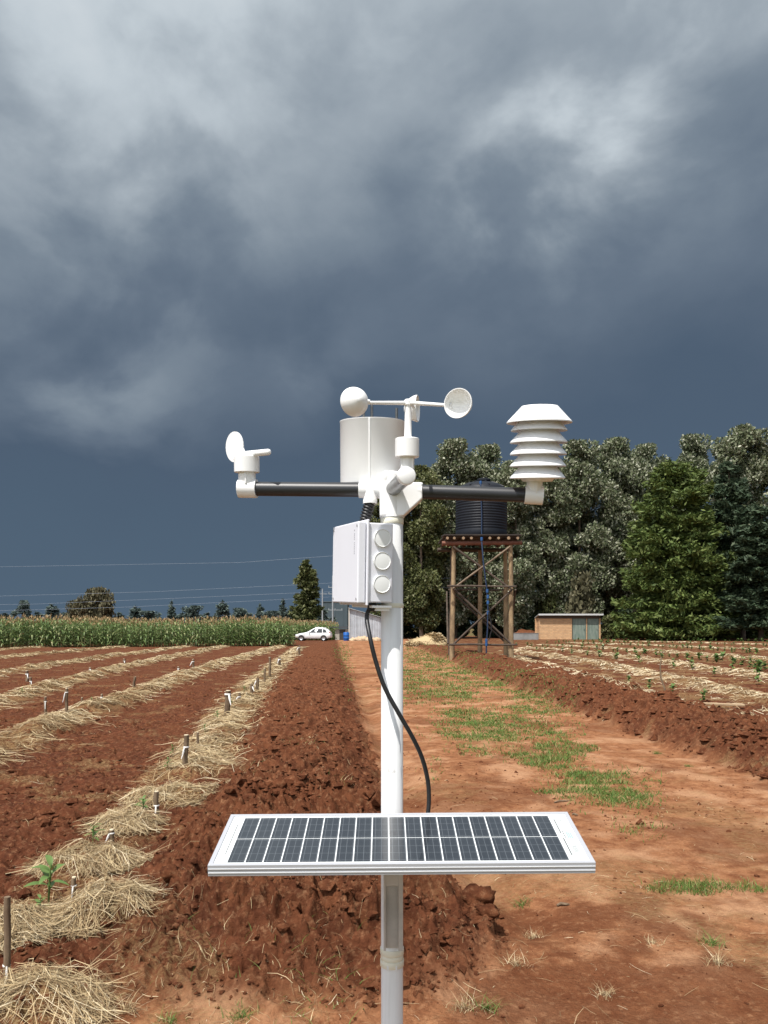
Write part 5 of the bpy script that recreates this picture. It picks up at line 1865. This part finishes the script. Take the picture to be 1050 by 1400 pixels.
a0, a1 = S(505.5, 688, 1.868), S(498, 716, 1.875)
for k in range(29):
    P.append(a0.lerp(a1, k / 28))
    rr.append(0.0150 if k % 4 in (1, 2) else 0.0118)
m.tube(P, rr, 20)
m.build('corrugated_conduit', M_rubber, ws, sharp=80)
# arms
m = MB()
m.tube([A(346, 668.3), A(493, 669.5)], 0.0178, 28)
m.build('cross_arm', M_black, ws)
m = MB()
m.tube([A(576, 672.3), A(722, 677)], 0.0174, 28)
m.build('cross_arm', M_black, ws)
e0, e1 = S(537, 669, 1.882), S(556.5, 650, 1.738)
dd = (e1 - e0).normalized()
m = MB()
m.tube([e0, e1 - dd * 0.008], 0.0178, 28)
m.build('front_arm', M_steel, ws)

# --- anemometer on the front arm
AX, AYY = e1.x + 0.0005, 1.757
an = MB()
an.lathe([(0, 0.0), (0.0185, 0.0), (0.0212, -0.0025), (0.0212, -0.038), (0.015, -0.040)], e1, 32, axis_matrix(-dd))
an.v = []
an.f = []
an.m = []
an.s = []
an.lathe([(0.0, 0.0012), (0.0188, 0.0012), (0.0205, 0.0), (0.0212, -0.0022), (0.0212, -0.013), (0.015, -0.0135)], e1, 32, axis_matrix(dd))
zn0, zn1 = zz_(642, AYY), zz_(625, AYY)
an.lathe([(0.0165, zn0 - 0.008), (0.0165, zn1), (0.0, zn1)], (AX, AYY, 0), 28)
for k in range(4):
    q = k * math.pi / 2 + 0.75
    an.box((AX + math.cos(q) * 0.017, AYY + math.sin(q) * 0.017, (zn0 + zn1) / 2), (0.003, 0.003, zn1 - zn0))
ano = an.build('anemometer', M_cup, ws)
m = MB()
zb0, zb1 = zz_(626.5, AYY), zz_(600.5, AYY)
m.lathe([(0.0, zb0), (0.0262, zb0), (0.0275, zb0 + 0.0015), (0.0275, zb1 - 0.0015), (0.0258, zb1), (0.0, zb1 + 0.0005)], (AX, AYY, 0), 36)
m.build('bearing_housing', M_cup, ano, sharp=30)
zh = zz_(553, AYY)
m = MB()
m.lathe([(0.0105, zb1), (0.0085, zb1 + 0.004), (0.0075, zh - 0.012), (0.0075, zh - 0.006), (0.010, zh - 0.004), (0.010, zh + 0.005), (0.006, zh + 0.009), (0, zh + 0.010)], (AX + 0.002, AYY, 0), 24)
m.build('spindle', M_cup, ano)
RC = 0.133
for (phi, zc) in ((205, zz_(547, 1.694)), (322, zz_(548, 1.674)), (78, zz_(566, 1.885))):
    ph = R(phi)
    rd = Vector((math.cos(ph), math.sin(ph), 0))
    tg = Vector((math.sin(ph), -math.cos(ph), 0))        # the way the openings face
    tg = (tg + rd * (0.16 if phi > 300 else 0)).normalized()
    cc = Vector((AX + 0.002, AYY, 0)) + rd * RC
    cc.z = zc
    m = MB()
    hubp = Vector((AX + 0.002, AYY, zh)) + rd * 0.007
    m.tube([hubp, cc - rd * 0.030 - tg * 0.006], [0.0048, 0.0038], 12)
    m.build('arm', M_cup, ano)
    m = MB()
    ro = 0.0325
    outer = [(0.0, -0.0345), (0.006, -0.0335)] + [(ro * math.sin(q), -0.0325 * math.cos(q) ** 1.15) for q in np.linspace(0.32, math.pi / 2, 10)]
    inner = [(ro - 0.0016, 0.0)] + [((ro - 0.002) * math.sin(q), -0.030 * math.cos(q) ** 1.15) for q in np.linspace(math.pi / 2 - 0.1, 0.2, 9)] + [(0.0, -0.0305)]
    Mx = axis_matrix(tg)
    m.lathe(outer + inner, cc, 36, Mx)
    m.lathe([(0.0, 0.005), (0.005, 0.004), (0.007, -0.006)], cc - rd * 0.026 - tg * 0.016, 14, axis_matrix(-rd))
    m.build('cup', M_cup, ano, sharp=60)

# --- wind vane at the maize side end
VY = AY(338)
kv = VY / 1.822
VX = S(338, 0, VY).x
m = MB()
zc = zz_(668, VY)
m.tube([A(326.5, 668), A(351, 668)], 0.0236, 28)
m.lathe([(0.0205 * kv, zc - 0.004), (0.0205 * kv, zz_(645, VY)), (0.0, zz_(645, VY))], (VX, VY, 0), 24)
m.box((VX + 0.0, VY - 0.0215 * kv, (zc + zz_(645, VY)) / 2 + 0.008), (0.0035, 0.004, 0.034))
van = m.build('wind_vane', M_cup, ws)
m = MB()
v0, v1 = zz_(646, VY), zz_(624, VY)
m.lathe([(0.0, v0), (0.0285 * kv, v0), (0.0298 * kv, v0 + 0.0015), (0.0298 * kv, v1 - 0.0015), (0.028 * kv, v1), (0.012, v1 + 0.004), (0.0, v1 + 0.005)], (VX, VY, 0), 36)
m.build('bearing_housing', M_cup, van, sharp=30)
vd = Vector((0.80, -0.60, 0))
vc = Vector((VX, VY, zz_(621, VY)))
m = MB()
m.tube([vc - vd * 0.01, vc + vd * 0.076, vc + vd * 0.080, vc + vd * 0.0825], [0.0083, 0.008, 0.0068, 0.003], 16)
m.build('pointer', M_cup, van)
m = MB()
n_ = 28
pts = []
for k in range(n_):
    q = 2 * math.pi * k / n_
    pts.append((-0.043 + 0.032 * math.cos(q), 0.022 + 0.039 * math.sin(q)))
pts2 = [p for p in pts]
Mv = Matrix.Translation(vc) @ Matrix(((vd.x, -vd.y, 0, 0), (vd.y, vd.x, 0, 0), (0, 0, 1, 0), (0, 0, 0, 1)))
m.prism(pts2, -0.0016, 0.0016, Mv)
m.prism([(-0.024, 0.045), (-0.004, 0.002), (0.004, -0.006), (-0.05, -0.010), (-0.052, 0.0)], -0.0019, 0.0019, Mv)
m.build('fin', M_cup, van)

# --- louvred radiation shield
RY = AY(734)
RX = S(734, 0, RY).x
k_ = RY / F
m = MB()
m.tube([A(717.5, 677), A(742.5, 678)], 0.0222, 28)
m.lathe([(0.019, zz_(677, RY)), (0.019, zz_(655, RY)), (0.0, zz_(655, RY))], (S(730.5, 0, RY).x, RY, 0), 24)
m.box((S(731, 0, RY).x, RY - 0.0205, zz_(666, RY)), (0.0035, 0.004, 0.028))
m.lathe([(0.0, zz_(658, RY)), (20 * k_, zz_(658, RY)), (22 * k_, zz_(655, RY)), (24 * k_, zz_(653, RY)), (24 * k_, zz_(575, RY)), (0, zz_(575, RY))], (RX, RY, 0), 32)
shd = m.build('radiation_shield', M_cup, ws)


def plate(y_t, r_t, y_e, r_e, lip=2.2):
    q = MB()
    a = [(0, zz_(y_t, RY)), (r_t * k_, zz_(y_t + 0.6, RY)), (r_e * k_, zz_(y_e - lip, RY)), (r_e * k_, zz_(y_e, RY)), ((r_e - 1.2) * k_, zz_(y_e, RY)),
         ((r_t - 1) * k_, zz_(y_t + 3, RY)), (0, zz_(y_t + 3, RY))]
    q.lathe(a, (RX, RY, 0), 48)
    return q.build('louvre_plate', M_cup, shd, sharp=25)


plate(554.5, 24, 578, 43.5, 1.5)
for ye, re in ((588.5, 37.5), (605.0, 38.2), (621.2, 38), (637.4, 37.6), (653.8, 37.2)):
    plate(ye - 17.5, 24.5, ye, re, 1.4)

def lean(o, pivot, deg, kz=1.0):
    """tip a fitting forward about the pipe that carries it"""
    T = Matrix.Translation(pivot)
    o.matrix_basis = T @ Matrix.Rotation(R(deg), 4, 'X') @ Matrix.Diagonal((1, 1, kz, 1)) @ T.inverted()


lean(shd, Vector((RX, RY, zz_(677, RY))), 9.5, 0.965)
lean(van, Vector((VX, VY, zz_(668, VY))), 6.0, 0.98)
# --- rain gauge
GY = 1.99
GX = S(509, 0, GY).x
gr = 43.5 / F * GY
zg0, zg1 = zz_(662, GY), zz_(576.5, GY)
m = MB()
m.lathe([(0.0, zg0 - 0.004), (gr * 0.95, zg0 - 0.004), (gr * 0.995, zg0), (gr, zg0 + 0.003), (gr, zg1 - 0.004), (gr * 1.008, zg1 - 0.003), (gr * 1.008, zg1), (gr * 0.975, zg1), (gr * 0.965, zg1 - 0.03), (0.012, zg1 - 0.075), (0, zg1 - 0.076)], (GX, GY, 0), 64)
gau = m.build('rain_gauge', M_white, ws)
m = MB()
q = R(-94)
m.box((GX + math.cos(q) * gr, GY + math.sin(q) * gr, (zg0 + zg1) / 2), (0.0045, 0.004, zg1 - zg0 - 0.004))
m.build('seam', M_white, gau, bevel=0.001)
for (px, py, yv) in ((497.5, 554, GY + 0.03), (508.5, 556.5, GY + 0.05), (542, 560, GY + 0.03)):
    m = MB()
    b_ = S(px, py, yv)
    m.tube([(b_.x, yv, zg1 - 0.06), (b_.x, yv, b_.z)], 0.0036, 8)
    m.build('bird_spike', M_steel, gau)
m = MB()
m.box((GX + 0.03, 1.955, zg0 - 0.012), (0.05, 0.07, 0.018))
m.build('mount', M_white, gau, bevel=0.002)

lean(gau, Vector((GX, GY, zg0)), 7.0, 0.975)
lean(ano, e1, 5.0, 0.985)
# --- control box
uu = Vector((-0.38, 0.925, 0)).normalized()
nn_ = Vector((0.925, 0.38, 0)).normalized()
Cc = Vector((S(500, 0, 1.80).x, 1.80, 0))
zt_b, zb_b = zz_(712, 1.80), zz_(826, 1.80)
BM = Matrix(((uu.x, nn_.x, 0, Cc.x), (uu.y, nn_.y, 0, Cc.y), (0, 0, 1, zb_b), (0, 0, 0, 1))) @ Euler((0, R(-2.4), 0)).to_matrix().to_4x4()
BH, BW = zt_b - zb_b, 0.19
m = MB()
m.box((BW / 2, 0.038, BH / 2), (BW - 0.008, 0.062, BH - 0.008), BM)
box_ = m.build('control_box', M_boxw, ws, bevel=0.003)
m = MB()
m.box((BW / 2, 0.0035, BH / 2), (BW + 0.004, 0.005, BH + 0.006), BM)
m.build('seal_rim', M_boxw, box_, bevel=0.0015)
m = MB()
m.box((BW / 2, -0.0105, BH / 2), (BW - 0.004, 0.020, BH - 0.004), BM)
lid = m.build('lid', M_boxw, box_, bevel=0.003)
for a in (0.010, BW - 0.012):
    for b in (0.012, BH - 0.012):
        m = MB()
        m.lathe([(0.0, 0.0008), (0.0032, 0.0008), (0.0032, -0.0004)], BM @ Vector((a, -0.0206, b)), 12, axis_matrix(-nn_))
        m.build('screw', mat('screw_grey', (0.30, 0.30, 0.31), 0.5), lid)
m = MB()
tz0 = BH - 0.022
lens_ = [0.004, 0.0, 0.0035, 0.0035, 0.003, 0.0035, 0.0, 0.0035, 0.003, 0.0035, 0.0035, 0.003, 0.0035, 0.0035]
for k, l_ in enumerate(lens_):
    if l_:
        m.box((0.027, -0.02062, tz0 - k * 0.0042), (0.0042 if k else 0.005, 0.0003, l_ * 0.85), BM)
m.build('lettering', mat('faint_print', (0.36, 0.36, 0.40), 0.6), lid)
for k, py in enumerate((736, 767, 798.5)):
    m = MB()
    c0 = BM @ Vector((0.004, 0.040, zz_(py, 1.815) - zb_b))
    m.lathe([(0.0, 0.0055), (0.0175, 0.0055), (0.0190, 0.0052), (0.0205, 0.0068), (0.0212, 0.0055), (0.0212, -0.002)], c0, 36, axis_matrix(-uu))
    m.build('knockout_cap', M_capw, box_, sharp=30)
m = MB()
m.box((BW * 0.42, 0.045, -0.006), (BW * 0.75, 0.05, 0.006), BM)
m.box((0.03, 0.05, -0.011), (0.03, 0.035, 0.010), BM)
m.build('base_bracket', M_white, box_, bevel=0.001)
m = MB()
m.lathe([(0.0, 0.004), (0.011, 0.003), (0.012, -0.008), (0.008, -0.016), (0.0, -0.017)], BM @ Vector((0.035, 0.03, -0.001)), 18)
m.build('cable_gland', M_rubber, box_)
m = MB()
bp = BM @ Vector((0.035, 0.03, -0.004))
pts = [bp, S(501.5, 842, 1.83), S(506, 872, 1.80), S(514, 905, 1.80), S(526, 940, 1.80), S(545, 975, 1.80), S(564, 1008, 1.81), S(577, 1036, 1.83), S(584.5, 1065, 1.85), S(586.5, 1090, 1.855), S(585, 1112, 1.852), S(580, 1135, 1.85), S(570, 1160, 1.84)]
# smooth the cable with Catmull-Rom
cp = []
for i in range(len(pts) - 1):
    p0, p1, p2, p3 = pts[max(i - 1, 0)], pts[i], pts[i + 1], pts[min(i + 2, len(pts) - 1)]
    for s in range(5):
        t_ = s / 5
        cp.append(0.5 * ((2 * p1) + (p2 - p0) * t_ + (2 * p0 - 5 * p1 + 4 * p2 - p3) * t_ * t_ + (3 * p1 - p0 - 3 * p2 + p3) * t_ ** 3))
cp.append(pts[-1])
m.tube(cp, 0.0052, 12)
m.build('cable', M_rubber, ws)

# --- solar panel
pf, pb = zz_(1181, 1.582), zz_(1111.5, 1.826)
tilt = math.atan2(pb - pf, 1.826 - 1.582)
PM = Matrix.Translation((0.0362, 1.704, (pf + pb) / 2)) @ Euler((0, R(-0.45), 0)).to_matrix().to_4x4() @ Euler((tilt, 0, 0)).to_matrix().to_4x4()
HWp, HDp, TH = 0.400, 0.1243, 0.0245
m = MB()
m.box((0, 0, -0.0045), (2 * HWp - 0.018, 2 * HDp - 0.018, 0.004), PM)
sp_ = m.build('solar_panel', M_sheet, ws)
fb_ = 0.0095
for nm, c, s in (('frame_bar', (0, -HDp + fb_ / 2, -TH / 2), (2 * HWp, fb_, TH)), ('frame_bar', (0, HDp - fb_ / 2, -TH / 2), (2 * HWp, fb_, TH)),
                 ('frame_bar', (-HWp + fb_ / 2, 0, -TH / 2), (fb_, 2 * HDp - 2 * fb_ - 0.0004, TH - 0.0004)), ('frame_bar', (HWp - fb_ / 2, 0, -TH / 2), (fb_, 2 * HDp - 2 * fb_ - 0.0004, TH - 0.0004))):
    m = MB()
    m.box(c, s, PM)
    m.build(nm, M_alu, sp_, bevel=0.0006)
for zq in (-0.0085, -0.0172):
    m = MB()
    m.box((0, -HDp - 0.0002, zq), (2 * HWp - 0.0008, 0.0022, 0.0016), PM)
    m.build('frame_ridge', M_alu2, sp_)
cx0, cx1 = -HWp + 0.036, HWp - 0.0495
cw = (cx1 - cx0) / 19
cy0, cy1 = -HDp + 0.0145, HDp - 0.0165
chh = (cy1 - cy0) / 2
cellm = MB()
cellm.box((0, 0, 0), (cw - 0.0026, chh - 0.0027, 0.0005))
cme = cellm.mesh('cell', M_cell)
for r_ in range(2):
    for c_ in range(19):
        o = link('cell', cme, sp_)
        o.matrix_local = PM @ Matrix.Translation((cx0 + cw * (c_ + 0.5), cy0 + chh * (r_ + 0.5), -0.00225))
m = MB()
m.box((-HWp + 0.026, 0.002, -0.0024), (0.0022, 0.145, 0.0003), PM)
m.box((HWp - 0.040, 0.052, -0.0024), (0.0030, 0.075, 0.0003), PM)
m.box((HWp - 0.040, -0.048, -0.0024), (0.0034, 0.080, 0.0003), PM)
m.box((HWp - 0.0345, 0.012, -0.0024), (0.0022, 0.040, 0.0003), PM)
for k in range(5):
    m.box((HWp - 0.0300 + 0.0022 * k, -0.062 + 0.001 * k, -0.0024), (0.0011, 0.034 - 0.003 * (k % 2), 0.0003), PM)
for k in range(3):
    m.box((HWp - 0.030 + 0.004 * k, 0.083 + 0.004 * (k % 2), -0.0024), (0.0016, 0.016 + 0.006 * (k % 2), 0.0003), PM)
m.build('printed_label', M_print, sp_)
m = MB()
for k in range(3):
    m.box((HWp - 0.0275 + 0.0042 * k, 0.008 - 0.002 * k, -0.0024), (0.0032, 0.034 - 0.004 * (k == 1), 0.0003), PM)
m.build('green_mark', M_green, sp_)
# the bar that carries the panel out from the channel
m = MB()
xa_, xb_ = S(530.5, 0, 1.62).x, S(549.5, 0, 1.62).x
m.box(((xa_ + xb_) / 2 - 0.0362, 0.018, -TH - 0.0065), (xb_ - xa_, 0.238, 0.0105), PM)
m.build('support_bar', M_alu2, ws, bevel=0.0008)
m = MB()
m.box((0.02, 1.862, zz_(1196, 1.86) - 0.0), (0.034, 0.020, 0.05))
m.build('mounting_block', M_zinc, ws, bevel=0.001)
